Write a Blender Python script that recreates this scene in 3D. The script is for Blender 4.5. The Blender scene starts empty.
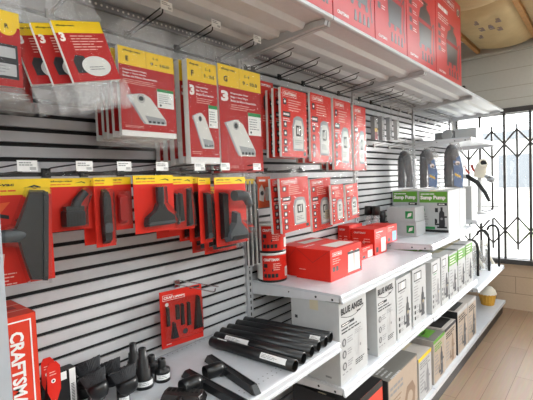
import bpy, bmesh, math, random
from mathutils import Vector, Matrix, Euler
random.seed(7)
C = bpy.context.scene.collection
SC = bpy.context.scene
PI = math.pi
V = Vector
# ------------------------------------------------------------------ camera, sky, lamps, exposure
EYE = 1.62
FOC, YAW, PIT, ROL = 400.0, .7086307, -.0466849, -.0390895
def cam_axes():
    c, s, cp, sp = math.cos(YAW), math.sin(YAW), math.cos(PIT), math.sin(PIT)
    f = V((c*cp, s*cp, sp)); r = V((s, -c, 0)); u = r.cross(f)
    cr, sr = math.cos(ROL), math.sin(ROL)
    return cr*r + sr*u, -sr*r + cr*u, f
AR, AU, AF = cam_axes()
cd = bpy.data.cameras.new('camera'); cam = bpy.data.objects.new('camera', cd); C.objects.link(cam)
cd.sensor_width = 36; cd.lens = FOC/533*36; cd.clip_start = .02
cam.matrix_world = Matrix(((AR.x, AU.x, -AF.x, 0), (AR.y, AU.y, -AF.y, 0), (AR.z, AU.z, -AF.z, EYE), (0, 0, 0, 1)))
SC.camera = cam
W = bpy.data.worlds.new('sky'); SC.world = W; W.use_nodes = True
nt = W.node_tree
bg = nt.nodes['Background']; bg.inputs['Color'].default_value = (.93, .97, 1, 1); bg.inputs['Strength'].default_value = 4.0
SC.view_settings.view_transform = 'Standard'; SC.view_settings.look = 'None'
SC.view_settings.gamma = 1; SC.view_settings.use_curve_mapping = False
SC.view_settings.exposure = 0.88
SC.cycles.transparent_max_bounces = 24; SC.cycles.max_bounces = 8
SUN = bpy.data.lights.new('sun', 'SUN'); SUN.energy = 6.0; SUN.angle = .30; SUN.color = (1, .98, .95)
sun = bpy.data.objects.new('sun', SUN); C.objects.link(sun); sun.rotation_euler = V((-1, .40, -.20)).to_track_quat('-Z', 'Y').to_euler()
LAMP = 15.0          # radiance of the fluorescent diffusers

def ray(x, y):
    return AR*((x-266.5)/FOC) + AU*((200-y)/FOC) + AF
O = V((0, 0, EYE))
def PY(x, y, Y): d = ray(x, y); return O + d*(Y/d.y)
def PX(x, y, X): d = ray(x, y); return O + d*(X/d.x)
def PZ(x, y, Z): d = ray(x, y); return O + d*((Z-EYE)/d.z)

# ------------------------------------------------------------------ materials
def lin(h):
    h = h.lstrip('#'); o = []
    for i in (0, 2, 4):
        c = int(h[i:i+2], 16)/255
        o.append(c/12.92 if c <= .04045 else ((c+.055)/1.055)**2.4)
    return o
MT = {}
def mat(name, hx, rough=.5, metal=0, spec=.5, var=.06, scale=30, bump=0, coat=0, coatr=.1):
    m = bpy.data.materials.new(name); m.use_nodes = True
    n = m.node_tree; p = n.nodes['Principled BSDF']
    c = lin(hx)
    tc = n.nodes.new('ShaderNodeTexCoord'); nz = n.nodes.new('ShaderNodeTexNoise')
    nz.inputs['Scale'].default_value = scale; nz.inputs['Detail'].default_value = 3
    n.links.new(tc.outputs['Object'], nz.inputs['Vector'])
    mx = n.nodes.new('ShaderNodeMix'); mx.data_type = 'RGBA'
    mx.inputs['A'].default_value = [v*(1-var) for v in c]+[1]
    mx.inputs['B'].default_value = [min(1, v*(1+var)+var*.01) for v in c]+[1]
    n.links.new(nz.outputs['Fac'], mx.inputs['Factor'])
    n.links.new(mx.outputs['Result'], p.inputs['Base Color'])
    p.inputs['Roughness'].default_value = rough; p.inputs['Metallic'].default_value = metal
    p.inputs['Specular IOR Level'].default_value = spec
    p.inputs['Coat Weight'].default_value = coat; p.inputs['Coat Roughness'].default_value = coatr
    if bump:
        b = n.nodes.new('ShaderNodeBump'); b.inputs['Strength'].default_value = bump; b.inputs['Distance'].default_value = .004
        n.links.new(nz.outputs['Fac'], b.inputs['Height']); n.links.new(b.outputs['Normal'], p.inputs['Normal'])
    MT[name] = m; return m
def plastic(name, haze=.06, rough=.12, scale=26, bump=.6, tint=(1, 1, 1), gl=.10, mxr=.38):
    m = bpy.data.materials.new(name); m.use_nodes = True
    n = m.node_tree; n.nodes.remove(n.nodes['Principled BSDF']); out = n.nodes['Material Output']
    tr = n.nodes.new('ShaderNodeBsdfTransparent'); tr.inputs['Color'].default_value = (*[.97*t for t in tint], 1)
    g = n.nodes.new('ShaderNodeBsdfGlossy'); g.inputs['Roughness'].default_value = rough
    d = n.nodes.new('ShaderNodeBsdfDiffuse'); d.inputs['Color'].default_value = (.85, .85, .85, 1)
    tc = n.nodes.new('ShaderNodeTexCoord'); nz = n.nodes.new('ShaderNodeTexNoise')
    nz.inputs['Scale'].default_value = scale; nz.inputs['Detail'].default_value = 4; nz.inputs['Distortion'].default_value = 1.2
    n.links.new(tc.outputs['Object'], nz.inputs['Vector'])
    b = n.nodes.new('ShaderNodeBump'); b.inputs['Strength'].default_value = bump; b.inputs['Distance'].default_value = .02
    n.links.new(nz.outputs['Fac'], b.inputs['Height']); n.links.new(b.outputs['Normal'], g.inputs['Normal'])
    lw = n.nodes.new('ShaderNodeLayerWeight'); lw.inputs['Blend'].default_value = .25
    n.links.new(b.outputs['Normal'], lw.inputs['Normal'])
    mr = n.nodes.new('ShaderNodeMapRange'); mr.inputs['To Min'].default_value = gl; mr.inputs['To Max'].default_value = mxr
    n.links.new(lw.outputs['Fresnel'], mr.inputs['Value'])
    m1 = n.nodes.new('ShaderNodeMixShader'); m1.inputs['Fac'].default_value = haze
    n.links.new(tr.outputs[0], m1.inputs[1]); n.links.new(d.outputs[0], m1.inputs[2])
    m2 = n.nodes.new('ShaderNodeMixShader'); n.links.new(mr.outputs[0], m2.inputs['Fac'])
    n.links.new(m1.outputs[0], m2.inputs[1]); n.links.new(g.outputs[0], m2.inputs[2])
    n.links.new(m2.outputs[0], out.inputs['Surface'])
    MT[name] = m
def emit(name, col, s):
    m = bpy.data.materials.new(name); m.use_nodes = True
    p = m.node_tree.nodes['Principled BSDF']; p.inputs['Emission Color'].default_value = (*col, 1); p.inputs['Emission Strength'].default_value = s
    p.inputs['Base Color'].default_value = (.9, .9, .9, 1)
    MT[name] = m
for a in [('white_metal', '#dcdde0', .38), ('shelf_white', '#cfd2d7', .32), ('slat_grey', '#c9c9cb', .45), ('slot_black', '#0d0d0e', .7),
          ('rail_grey', '#9a9a9c', .45), ('panel_grey', '#aeb3ba', .45), ('post_grey', '#c8c9cc', .45), ('white_paper', '#efeeea', .6), ('carton_white', '#bdbebe', .6), ('carton_grey', '#b9b2ab', .6),
          ('tag_white', '#f4f4f2', .45), ('print_dark', '#2b2b2e', .6), ('print_grey', '#8c8c8e', .6), ('print_lightgrey', '#bcbcbc', .6),
          ('print_white', '#f6f2ee', .55), ('black_paper', '#161617', .5), ('yellow', '#f8d010', .4), ('yellow_dark', '#c89a10', .4), ('orange', '#ea5a1e', .5),
          ('green', '#5f9c2e', .5), ('green_print', '#1f8a46', .5), ('blue', '#2a6fb4', .45), ('lightblue', '#9cc7e6', .5), ('print_pink', '#f0b9ae', .55),
          ('tape', '#cfc4a8', .25), ('brown_carton', '#8f7763', .65), ('beige_print', '#b3a18f', .6), ('grey_top', '#74726c', .6),
          ('pump_grey', '#4c4e52', .5), ('bag_picture', '#d9d8d3', .55), ('bag_shade', '#9fa1a3', .55), ('skin_grey', '#70757a', .5)]:
    mat(a[0], a[1], a[2])
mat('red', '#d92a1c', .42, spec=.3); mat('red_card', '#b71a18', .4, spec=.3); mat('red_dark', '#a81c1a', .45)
mat('red_gloss', '#c8181c', .45, spec=.3, coat=.7, coatr=.28)
mat('white_gloss', '#f1ecea', .3, coat=.7, coatr=.28); mat('dark_gloss', '#241618', .3, coat=.7, coatr=.28)
mat('red_orange', '#e33d22', .42)
mat('black_plastic', '#101113', .36); mat('tool_grey', '#23272b', .33); mat('tool_light', '#4d555a', .35)
mat('tool_brown', '#2a2523', .45)
mat('pipe_black', '#121416', .33, spec=.6, bump=.04, scale=150); mat('pipe_inside', '#050505', .6)
mat('bristle', '#36373a', .7, var=.4, scale=300, bump=.2)
mat('wire_dark', '#2e2e30', .35, metal=.7); mat('chrome', '#c9c9c9', .2, metal=1); mat('wire_white', '#c8c8c6', .4)
mat('gate_iron', '#3a3634', .5, var=.2); mat('joist', '#bd8d52', .7, var=.25, scale=14); mat('batt', '#cdb688', .8, var=.12, scale=9, bump=.5)
mat('batt_print', '#8d7f86', .8); mat('siding', '#c4c2ba', .6); mat('siding_gap', '#a39c8b', .7)
mat('block', '#c9b096', .85, var=.06, scale=40, bump=.3); mat('mortar', '#a58f78', .9)
mat('plaster', '#d9d7d0', .8); mat('hose_dark', '#262932', .55, bump=.2, scale=90)
mat('basket', '#d9a33a', .5, var=.15); mat('concrete', '#b9b7b0', .9); mat('grass', '#b4bea2', .9, var=.4, scale=12); mat('far_wall', '#c9c9c4', .8); mat('far_dark', '#6a6e72', .5)
mat('steel', '#9fa2a6', .35, metal=.6); mat('cream', '#ece5d4', .45); mat('lever_red', '#b3372c', .4)
plastic('clear_bag', .006, .10, 26, .4, gl=.005); plastic('clear_blister', .008, .05, 14, .3, gl=.02, mxr=.75); plastic('crinkle', .14, .16, 34, 1.0, gl=.12); plastic('glass', 0, .02, 1, 0, gl=.03); plastic('milky', .3, .2, 40, .8)
emit('lamp_on', (.87, .96, 1), LAMP); emit('lamp_dim', (.90, .97, 1), LAMP*.24)  # second one dimmed to limit carton glare and bright shelf tops
def floor_mat():
    m = bpy.data.materials.new('floor_planks'); m.use_nodes = True; n = m.node_tree; p = n.nodes['Principled BSDF']
    tc = n.nodes.new('ShaderNodeTexCoord'); br = n.nodes.new('ShaderNodeTexBrick')
    br.inputs['Scale'].default_value = 1; br.inputs['Brick Width'].default_value = 1.2; br.inputs['Row Height'].default_value = .14
    br.inputs['Mortar Size'].default_value = .002; br.inputs['Color1'].default_value = (*lin('#b39478'), 1); br.inputs['Color2'].default_value = (*lin('#a3856b'), 1)
    br.inputs['Mortar'].default_value = (*lin('#7b5a42'), 1)
    n.links.new(tc.outputs['Object'], br.inputs['Vector'])
    mp = n.nodes.new('ShaderNodeMapping'); mp.inputs['Scale'].default_value = (3, 40, 1); n.links.new(tc.outputs['Object'], mp.inputs['Vector'])
    nz = n.nodes.new('ShaderNodeTexNoise'); nz.inputs['Scale'].default_value = 1.5; nz.inputs['Detail'].default_value = 5
    n.links.new(mp.outputs[0], nz.inputs['Vector'])
    mx = n.nodes.new('ShaderNodeMix'); mx.data_type = 'RGBA'; mx.blend_type = 'MULTIPLY'; mx.inputs['Factor'].default_value = .35
    n.links.new(br.outputs['Color'], mx.inputs['A']); n.links.new(nz.outputs['Color'], mx.inputs['B'])
    n.links.new(mx.outputs['Result'], p.inputs['Base Color']); p.inputs['Roughness'].default_value = .38
    MT['floor_planks'] = m
floor_mat()

# ------------------------------------------------------------------ mesh builder
_tc = {}
def text_mesh(s, bold):
    k = (s, bold)
    if k not in _tc:
        cu = bpy.data.curves.new('t', 'FONT'); cu.body = s; cu.size = 1; cu.offset = bold; cu.resolution_u = 2
        o = bpy.data.objects.new('t', cu); C.objects.link(o)
        dg = bpy.context.evaluated_depsgraph_get(); e = o.evaluated_get(dg); me = e.to_mesh()
        vs = [(v.co.x, v.co.y) for v in me.vertices]; fs = [tuple(p.vertices) for p in me.polygons]
        e.to_mesh_clear(); bpy.data.objects.remove(o); bpy.data.curves.remove(cu)
        x0 = min(v[0] for v in vs); x1 = max(v[0] for v in vs); y0 = min(v[1] for v in vs); y1 = max(v[1] for v in vs)
        _tc[k] = ([(a-x0, b-y0) for a, b in vs], fs, x1-x0, y1-y0)
    return _tc[k]
def plane(o, u, v, n):
    o, u, v, n = V(o), V(u), V(v), V(n)
    return lambda a, b, c=0: o + u*a + v*b + n*c
def FA(x, y, z): return plane((x, y, z), (1, 0, 0), (0, 0, 1), (0, -1, 0))      # a face towards the aisle
def FL(x, y, z): return plane((x, y, z), (0, -1, 0), (0, 0, 1), (-1, 0, 0))     # a face towards the near end
def FR(x, y, z): return plane((x, y, z), (0, 1, 0), (0, 0, 1), (1, 0, 0))
def FT(x, y, z): return plane((x, y, z), (1, 0, 0), (0, 1, 0), (0, 0, 1))       # a top face
E1 = .0007
class B:
    def __init__(s): s.v = []; s.f = []; s.m = []; s.sm = []; s.mats = []
    def mi(s, n):
        if n not in s.mats: s.mats.append(n)
        return s.mats.index(n)
    def add(s, vs, fs, m, smooth=False):
        k = len(s.v); s.v += [tuple(v) for v in vs]; i = s.mi(m)
        for f in fs: s.f.append([k+j for j in f]); s.m.append(i); s.sm.append(smooth)
    def obox(s, F, u0, u1, v0, v1, n0, n1, m):
        P = [F(u, v, n) for n in (n0, n1) for v in (v0, v1) for u in (u0, u1)]
        s.add(P, [(0, 2, 3, 1), (4, 5, 7, 6), (0, 1, 5, 4), (2, 6, 7, 3), (0, 4, 6, 2), (1, 3, 7, 5)], m)
    def box(s, x0, x1, y0, y1, z0, z1, m):
        s.obox(lambda a, b, c: V((a, b, c)), x0, x1, y0, y1, z0, z1, m)
    def rect(s, F, u0, v0, u1, v1, m, off=E1):
        s.add([F(u0, v0, off), F(u1, v0, off), F(u1, v1, off), F(u0, v1, off)], [(0, 1, 2, 3)], m)
    def poly(s, F, pts, m, off=E1):
        s.add([F(a, b, off) for a, b in pts], [tuple(range(len(pts)))], m)
    def frame(s, F, u0, v0, u1, v1, t, m, off=E1):
        s.rect(F, u0, v0, u1, v0+t, m, off); s.rect(F, u0, v1-t, u1, v1, m, off); s.rect(F, u0, v0+t, u0+t, v1-t, m, off); s.rect(F, u1-t, v0+t, u1, v1-t, m, off)
    def disc(s, F, u, v, r, m, off=E1, n=16, ry=None):
        ry = ry or r
        s.poly(F, [(u+r*math.cos(2*PI*i/n), v+ry*math.sin(2*PI*i/n)) for i in range(n)], m, off)
    def ring(s, F, u, v, r, t, m, off=E1, n=20):
        vs = []
        for i in range(n):
            a = 2*PI*i/n
            vs += [F(u+r*math.cos(a), v+r*math.sin(a), off), F(u+(r-t)*math.cos(a), v+(r-t)*math.sin(a), off)]
        s.add(vs, [(2*i, 2*((i+1) % n), 2*((i+1) % n)+1, 2*i+1) for i in range(n)], m)
    def prism(s, F, pts, n0, n1, m, smooth=False, inset=0):
        k = len(pts); cx = sum(p[0] for p in pts)/k; cy = sum(p[1] for p in pts)/k
        P = [F(a, b, n0) for a, b in pts]+[F(cx+(a-cx)*(1-inset), cy+(b-cy)*(1-inset), n1) for a, b in pts]
        s.add(P, [tuple(range(k))[::-1], tuple(range(k, 2*k))]+[(i, (i+1) % k, k+(i+1) % k, k+i) for i in range(k)], m, smooth)
    def shell(s, F, pts, n0, n1, m, inset=.06):
        k = len(pts); cx = sum(p[0] for p in pts)/k; cy = sum(p[1] for p in pts)/k
        P = [F(a, b, n0) for a, b in pts]+[F(cx+(a-cx)*(1-inset), cy+(b-cy)*(1-inset), n1) for a, b in pts]
        s.add(P, [tuple(range(k, 2*k))]+[(i, (i+1) % k, k+(i+1) % k, k+i) for i in range(k)], m)
    def tube(s, pts, r, m, n=8, smooth=True, cap=True):
        pts = [V(p) for p in pts]; rs = r if isinstance(r, (list, tuple)) else [r]*len(pts)
        vs = []; t0 = (pts[1]-pts[0]).normalized()
        a = t0.orthogonal().normalized()
        for i, p in enumerate(pts):
            t = (pts[min(i+1, len(pts)-1)]-pts[max(i-1, 0)]).normalized()
            a = (a-t*a.dot(t)).normalized(); b = t.cross(a)
            for j in range(n):
                q = 2*PI*j/n; vs.append(p+(a*math.cos(q)+b*math.sin(q))*rs[i])
        fs = [(i*n+j, i*n+(j+1) % n, (i+1)*n+(j+1) % n, (i+1)*n+j) for i in range(len(pts)-1) for j in range(n)]
        s.add(vs, fs, m, smooth)
        if cap:
            k = len(pts)-1
            s.add(vs[:n], [tuple(range(n))[::-1]], m); s.add(vs[k*n:], [tuple(range(n))], m)
    def lathe(s, o, ax, prof, m, n=24, smooth=True, a0=0, a1=2*PI):
        o, ax = V(o), V(ax).normalized(); a = ax.orthogonal().normalized(); b = ax.cross(a); vs = []
        full = abs(a1-a0-2*PI) < 1e-6; k = n if full else n+1
        for r, h in prof:
            for j in range(k):
                q = a0+(a1-a0)*j/n; vs.append(o+ax*h+(a*math.cos(q)+b*math.sin(q))*r)
        fs = []
        for i in range(len(prof)-1):
            for j in range(n):
                j2 = (j+1) % k; fs.append((i*k+j, i*k+j2, (i+1)*k+j2, (i+1)*k+j))
        s.add(vs, fs, m, smooth)
    def text(s, F, t, u, v, h, m, w=None, bold=.0, off=None, al='l', rot=0, shear=0):
        vs, fs, tw, th = text_mesh(t, bold)
        k = h/th; kx = k
        if w: kx = w/tw
        W_ = tw*kx
        du = -W_/2 if al == 'c' else (-W_ if al == 'r' else 0)
        off = off if off is not None else 2*E1
        c, sn = math.cos(rot), math.sin(rot)
        P = []
        for a, b in vs:
            x = a*kx+du+shear*b*k; y = b*k
            P.append(F(u+x*c-y*sn, v+x*sn+y*c, off))
        s.add(P, fs, m)
    def lines(s, F, u, v, w, k, dv, th, m, off=None, seed=1):
        r = random.Random(seed)
        for i in range(k):
            x = 0; L = w*r.uniform(.6, 1)
            while x < L:
                d = min(L-x, w*r.uniform(.12, .3)); s.rect(F, u+x, v-i*dv, u+x+d, v-i*dv+th, m, off or 2*E1); x += d+w*.03
    def build(s, name, parent=None, loc=(0, 0, 0), label=None):
        me = bpy.data.meshes.new(name); me.from_pydata(s.v, [], s.f)
        for n in s.mats: me.materials.append(MT[n])
        for p, i, sm in zip(me.polygons, s.m, s.sm): p.material_index = i; p.use_smooth = sm
        me.update()
        bm = bmesh.new(); bm.from_mesh(me); bmesh.ops.recalc_face_normals(bm, faces=[f for f in bm.faces if len(f.edges) and all(not e.is_boundary for e in f.edges)]) if False else None
        bm.free()
        o = bpy.data.objects.new(name, me); C.objects.link(o); o.location = loc
        if parent: o.parent = parent
        if label: o['label'] = label
        return o
def thing(name, label, cat, loc=(0, 0, 0), rot=(0, 0, 0), group=None):
    o = bpy.data.objects.new(name, None); C.objects.link(o); o.empty_display_size = .05
    o.location = loc; o.rotation_euler = rot; o['label'] = label; o['category'] = cat
    if group: o['group'] = group
    return o
def tag(o, label, cat, group=None):
    o['label'] = label; o['category'] = cat
    if group: o['group'] = group
    return o
def struct(o): o['kind'] = 'structure'; return o
def dup(root, loc, label, rot=None):
    r = root.copy(); C.objects.link(r); r.location = loc; r['label'] = label
    if rot: r.rotation_euler = rot
    for ch in list(root.children):
        c = ch.copy(); C.objects.link(c); c.parent = r
        for g in list(ch.children):
            d = g.copy(); C.objects.link(d); d.parent = c
    return r
def rrect(u0, v0, u1, v1, r, n=4):
    P = []
    for cx, cy, a in ((u1-r, v0+r, -PI/2), (u1-r, v1-r, 0), (u0+r, v1-r, PI/2), (u0+r, v0+r, PI)):
        for i in range(n+1):
            q = a+PI/2*i/n; P.append((cx+r*math.cos(q), cy+r*math.sin(q)))
    return P

# ------------------------------------------------------------------ the room
D = 1.47                       # front of the slat panels
XF = 5.40                      # far wall
UP = [.32, 1.54, 2.76, 3.98, 5.20]
CZ = 3.05
b = B(); b.box(-3, XF+.15, -5, 1.62, -.05, 0, 'floor_planks'); struct(b.build('floor'))
b = B(); b.box(-3, XF, 1.55, 1.62, 0, 3.3, 'plaster'); struct(b.build('wall_left'))
b = B(); b.box(-3, XF, -5.07, -5, 0, 3.3, 'plaster'); struct(b.build('wall_right'))
b = B(); b.box(-3.07, -3, -5.07, 1.62, 0, 3.3, 'plaster'); struct(b.build('wall_back'))
b = B(); b.box(-3, XF+.15, -5.07, 1.62, 3.22, 3.27, 'plaster'); struct(b.build('ceiling'))
# far wall: blocks below the opening, siding above it
WZ0, WZ1, WY0 = .56, 2.33, -1.25
b = B(); b.box(XF, XF+.15, -5.07, 1.62, 0, WZ0, 'block'); F = FL(XF, 1.55, 0)
z = .19
while z < WZ0: b.rect(F, 0, z-.004, 6.4, z+.004, 'mortar', .0008); z += .2
for r_, z0 in enumerate((0, .194, .394)):
    u = .2*(r_ % 2)+.12
    while u < 6.2: b.rect(F, u-.004, z0, u+.004, min(z0+.192, WZ0), 'mortar', .0008); u += .4
b.box(XF, XF+.15, -5.07, WY0, WZ0, WZ1, 'plaster')
b.box(XF, XF+.15, 1.50, 1.62, WZ0, WZ1, 'plaster')
b.box(XF, XF+.15, -5.07, 1.62, WZ1, 3.22, 'siding')
for z in (2.46, 2.60, 2.80, 2.99): b.rect(F, 0, z-.003, 6.4, z+.003, 'siding_gap', .0008)
struct(b.build('wall_far'))
b = B(); b.box(XF-.03, XF, -5, 1.5, CZ-.045, CZ-.015, 'siding'); struct(b.build('trim_1'))
# window frame and glass
wr = bpy.data.objects.new('window_1', None); C.objects.link(wr); wr.location = (XF, 0, WZ0); wr['kind'] = 'structure'
b = B()
for y0, y1, z0, z1 in ((WY0, 1.5, 0, .04), (WY0, 1.5, WZ1-WZ0-.04, WZ1-WZ0), (WY0, WY0+.04, 0, 1.77), (1.46, 1.5, 0, 1.77), (.1, .14, 0, 1.77)):
    b.box(.05, .10, y0, y1, z0, z1, 'white_metal')
struct(b.build('window_frame', wr))
b = B(); b.box(.07, .074, WY0, 1.5, 0, WZ1-WZ0, 'glass'); struct(b.build('window_pane', wr))
# joists and paper-faced batts under the roof
for Y in (1.19, .60, .01, -.58, -1.17, -1.76, -2.35, -2.94, -3.53, -4.12):
    b = B(); b.box(-3, XF, Y-.02, Y+.02, CZ, 3.22, 'joist'); struct(b.build('joist'))
def batt(y0, y1, x0, x1, lab):
    b = B(); n = 14; vs = []
    for i in range(n+1):
        for j in range(n+1):
            s, t = i/n, j/n
            e = (1-abs(2*t-1)**4)*(1-abs(2*s-1)**10)
            vs.append((x0+(x1-x0)*s, y0+(y1-y0)*t, CZ+.04-.075*e+.012*math.sin(5*s+3*t)*e+.006*math.sin(17*s-9*t)*e))
    b.add(vs, [(i*(n+1)+j, i*(n+1)+j+1, (i+1)*(n+1)+j+1, (i+1)*(n+1)+j) for i in range(n) for j in range(n)], 'batt', True)
    F = plane((0, 0, CZ-.03), (1, 0, 0), (0, 1, 0), (0, 0, -1)); r = random.Random(int(x0*10))
    vs = []
    for k in range(9):
        u, v = r.uniform(x0+.15, x1-.3), r.uniform(y0+.13, y1-.18)
        for q in range(4):
            s0 = u+q*.03
            b.obox(plane((0, 0, CZ-.040), (1, 0, 0), (0, 1, 0), (0, 0, -1)), s0, s0+.012, v, v+r.uniform(.02, .05), 0, .003, 'batt_print')
    return tag(b.build('insulation_batt'), lab, 'insulation', 'insulation batts between the roof joists')
batt(.62, 1.17, 3.98, XF-.02, 'tan paper faced insulation batt bulging between roof joists against the far wall')
batt(.62, 1.17, 2.4, 3.96, 'tan paper faced insulation batt behind the top of the last red carton')
batt(.03, .58, 3.98, XF-.02, 'tan paper faced insulation batt in the right hand joist bay at the top corner')
# outside the window
b = B(); b.box(XF+.15, 40, -25, 25, -.3, -.1, 'concrete'); struct(b.build('ground'))
b = B(); b.box(12, 15, -20, 2.0, -.1, .12, 'grass'); o = b.build('lawn'); o['kind'] = 'stuff'; tag(o, 'strip of pale green lawn outside the gated window', 'lawn')
t = thing('building', 'pale low building across the road outside the gated window', 'building', (24, -3, -.1))
b = B(); b.box(0, 5, -14, 10, 0, 3.4, 'far_wall'); b.build('wall', t)
b = B(); b.box(-.3, 5.3, -14.3, 10.3, 3.4, 3.8, 'far_dark'); b.build('roof', t)
for y in (-10, -5, 0, 5):
    b = B(); b.box(-.05, 0, y, y+2.4, .9, 2.6, 'far_dark'); b.build('window', t)
# ceiling lamps over the aisle, then unseen fill lamps added beyond it
def lamp(x0, Y, lab, m='lamp_on'):
    t = thing('ceiling_light', lab, 'ceiling light', (x0, Y, CZ-.085), group='fluorescent ceiling lights')
    b = B(); b.box(0, 1.22, -.11, .11, .03, .085, 'white_metal'); b.build('housing', t)
    b = B(); b.box(.02, 1.20, -.10, .10, 0, .03, m); b.build('diffuser', t)
for x0 in (-1.6, 1.0, 2.3, 3.6): lamp(x0, .2, 'long fluorescent ceiling light above the aisle', 'lamp_dim' if x0 > .5 else 'lamp_on')
for Yl in (-1.7, -3.4):
    for x0 in (-1.9, -.1, 1.7, 3.5): lamp(x0, Yl, 'added unseen fill light above the next aisles, facing the slotted panels')  # added out of view to light the slats and shelf undersides more frontally

for x0, Yl in ((-2.7, -.75), (-2.7, .6)): lamp(x0, Yl, 'added unseen fill light behind the camera at the near end of the shop')  # two more lamps added behind the camera to brighten the near-facing sides
# folding gate inside the window
t = thing('security_gate', 'dark iron folding security gate with diamond lattice across the bright window', 'gate', (XF-.06, .919, WZ0))
b = B(); b.box(-.02, .02, -2.1, .56, 1.735, 1.79, 'gate_iron'); b.build('top_rail', t)
b = B(); b.box(-.03, .03, -2.1, .56, -.01, .045, 'gate_iron'); b.build('bottom_rail', t)
for k in range(-4, 16):
    y = -.127*k
    b = B()
    if k % 2 == 0: b.box(-.008, .008, y-.013, y+.013, .04, 1.74, 'gate_iron')
    else: b.box(-.008, .008, y-.010, y+.010, .16, 1.60, 'gate_iron')
    b.build('bar', t)
for zc in (1.945-WZ0, .94-WZ0):
    b = B()
    for k in range(-4, 15):
        for sg in (1, -1):
            z0 = zc if k % 2 == 0 else zc+sg*.16
            z1 = zc+sg*.16 if k % 2 == 0 else zc
            dx = -.014 if sg > 0 else .010
            b.tube([(dx, -.127*k, z0), (dx, -.127*(k+1), z1)], .010, 'gate_iron', 6)
    b.build('lattice', t)

# ------------------------------------------------------------------ gondola
SP, Z0S = .0498, 1.873
def slat_panel(i, lab):
    x0, x1 = UP[i], UP[i+1]
    t = thing('slat_panel', lab, 'wall panel', (x0, D, .06), group='grooved panels at the back of the shelving')
    b = B(); b.box(.021, x1-x0-.021, .012, .03, 0, 2.36, 'slot_black'); b.build('backing', t)
    b = B(); k = 7
    while True:
        zt = Z0S+SP*k-.0074-.06; zb = Z0S+SP*(k-1)+.0074-.06
        if zb < 0: break
        F = plane((0, 0, 0), (1, 0, 0), (0, 0, 1), (0, -1, 0))
        P = [(-.0015, zb), (.0, zb-.0), (.003, zt), (.012, zt), (.012, zb)]
        vs = [V((x, y, z)) for x in (.021, x1-x0-.021) for y, z in P]
        b.add(vs, [(0, 1, 2, 3, 4), (9, 8, 7, 6, 5)]+[(j, (j+1) % 5, 5+(j+1) % 5, 5+j) for j in range(5)], 'slat_grey'); k -= 1
    b.box(.021, x1-x0-.021, 0, .012, 2.229-.06, 2.36, 'slat_grey')
    b.build('slats', t)
slat_panel(0, 'white slotted back panel of the nearest shelving bay behind the vacuum tools')
slat_panel(1, 'white slotted back panel behind the red filter packs and red cartons')
slat_panel(2, 'white slotted back panel behind the green topped pump cartons')
slat_panel(3, 'white slotted back panel of the farthest bay beside the window')
PL = ['white slotted upright at the near end of the shelving', 'white slotted upright between the vacuum tools and the red cartons', 'white slotted upright behind the red packs, second bay joint',
      'white slotted upright rising behind the bags of dark hose', 'white slotted upright in the far corner by the window']
for i, x in enumerate(UP):
    b = B(); b.box(-.019, .019, -.012, .03, 0, 2.40, 'post_grey'); F = FA(0, -.012, 0)
    for k in range(70): b.rect(F, -.004, .12+k*.0325, .004, .138+k*.0325, 'slot_black')
    tag(b.build('shelf_upright', None, (x, D, .002)), PL[i], 'shelf post', 'slotted shelf uprights')
SY = .91                                   # shelf front
def shelf(name, i, z, lab, holes=False, th=.035, grp='white metal shelves', y0=SY, x0=None, x1=None):
    x0 = UP[i]+.012 if x0 is None else x0; x1 = UP[i+1]-.012 if x1 is None else x1; L = x1-x0
    t = thing(name, lab, 'shelf', (x0, D-.002, z), group=grp)
    d = D-.002-y0
    b = B(); b.box(0, L, -d+.012, -.012, -.012, 0, 'shelf_white')
    F = FT(0, -d, 0)
    if holes:
        for k in range(int(L/.0254)):
            for v in (.05, .075): b.disc(F, .02+k*.0254, v, .0032, 'print_grey', n=8)
            for v in (d-.03,): b.disc(F, .02+k*.0254, v, .003, 'print_grey', n=8)
    b.build('deck', t)
    # rolled front lip with a price channel
    P = [(-d+.012, 0), (-d+.004, -.002), (-d, -.008), (-d, -th+.008), (-d-.006, -th+.004), (-d-.006, -th-.004), (-d+.004, -th-.004), (-d+.008, -th+.004), (-d+.012, -.014)]
    k = len(P); b = B()
    b.add([V((x, y, zz)) for x in (0, L) for y, zz in P], [tuple(range(k)), tuple(range(2*k-1, k-1, -1))]+[(j, (j+1) % k, k+(j+1) % k, k+j) for j in range(k)], 'shelf_white')
    b.build('front_lip', t)
    for xx in (.002, L-.006):
        b = B(); F = plane((xx, 0, 0), (0, -1, 0), (0, 0, 1), (-1, 0, 0))
        b.prism(F, [(.012, -.013), (.012, -.075), (d*.5, -.055), (d-.014, -th), (d-.014, -.013)], -.004, 0, 'white_metal')
        if xx < .1:
            for u, r in ((d-.05, .006), (d-.14, .006), (d-.3, .004)): b.disc(F, u, -.028, r, 'print_dark', n=10)
        b.build('bracket', t)
    return t
shelf('shelf', 0, .89, 'white perforated shelf holding the black pipes and brushes', holes=True)
shelf('shelf', 1, 1.095, 'white shelf under the red filter cartons')
shelf('shelf', 2, 1.145, 'white shelf under the green topped pump cartons')
shelf('shelf', 3, 1.19, 'white eye level shelf of the farthest bay by the window')
shelf('shelf', 1, .665, 'white low shelf under the large grey lettered pump cartons')
shelf('shelf', 2, .655, 'white low shelf under the small pump cartons, second bay')
shelf('shelf', 3, .56, 'white low shelf with the bent black pipes by the window')
shelf('shelf', 3, 1.955, 'white high shelf by the window holding a grey wrapped roll', y0=.95)
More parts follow.
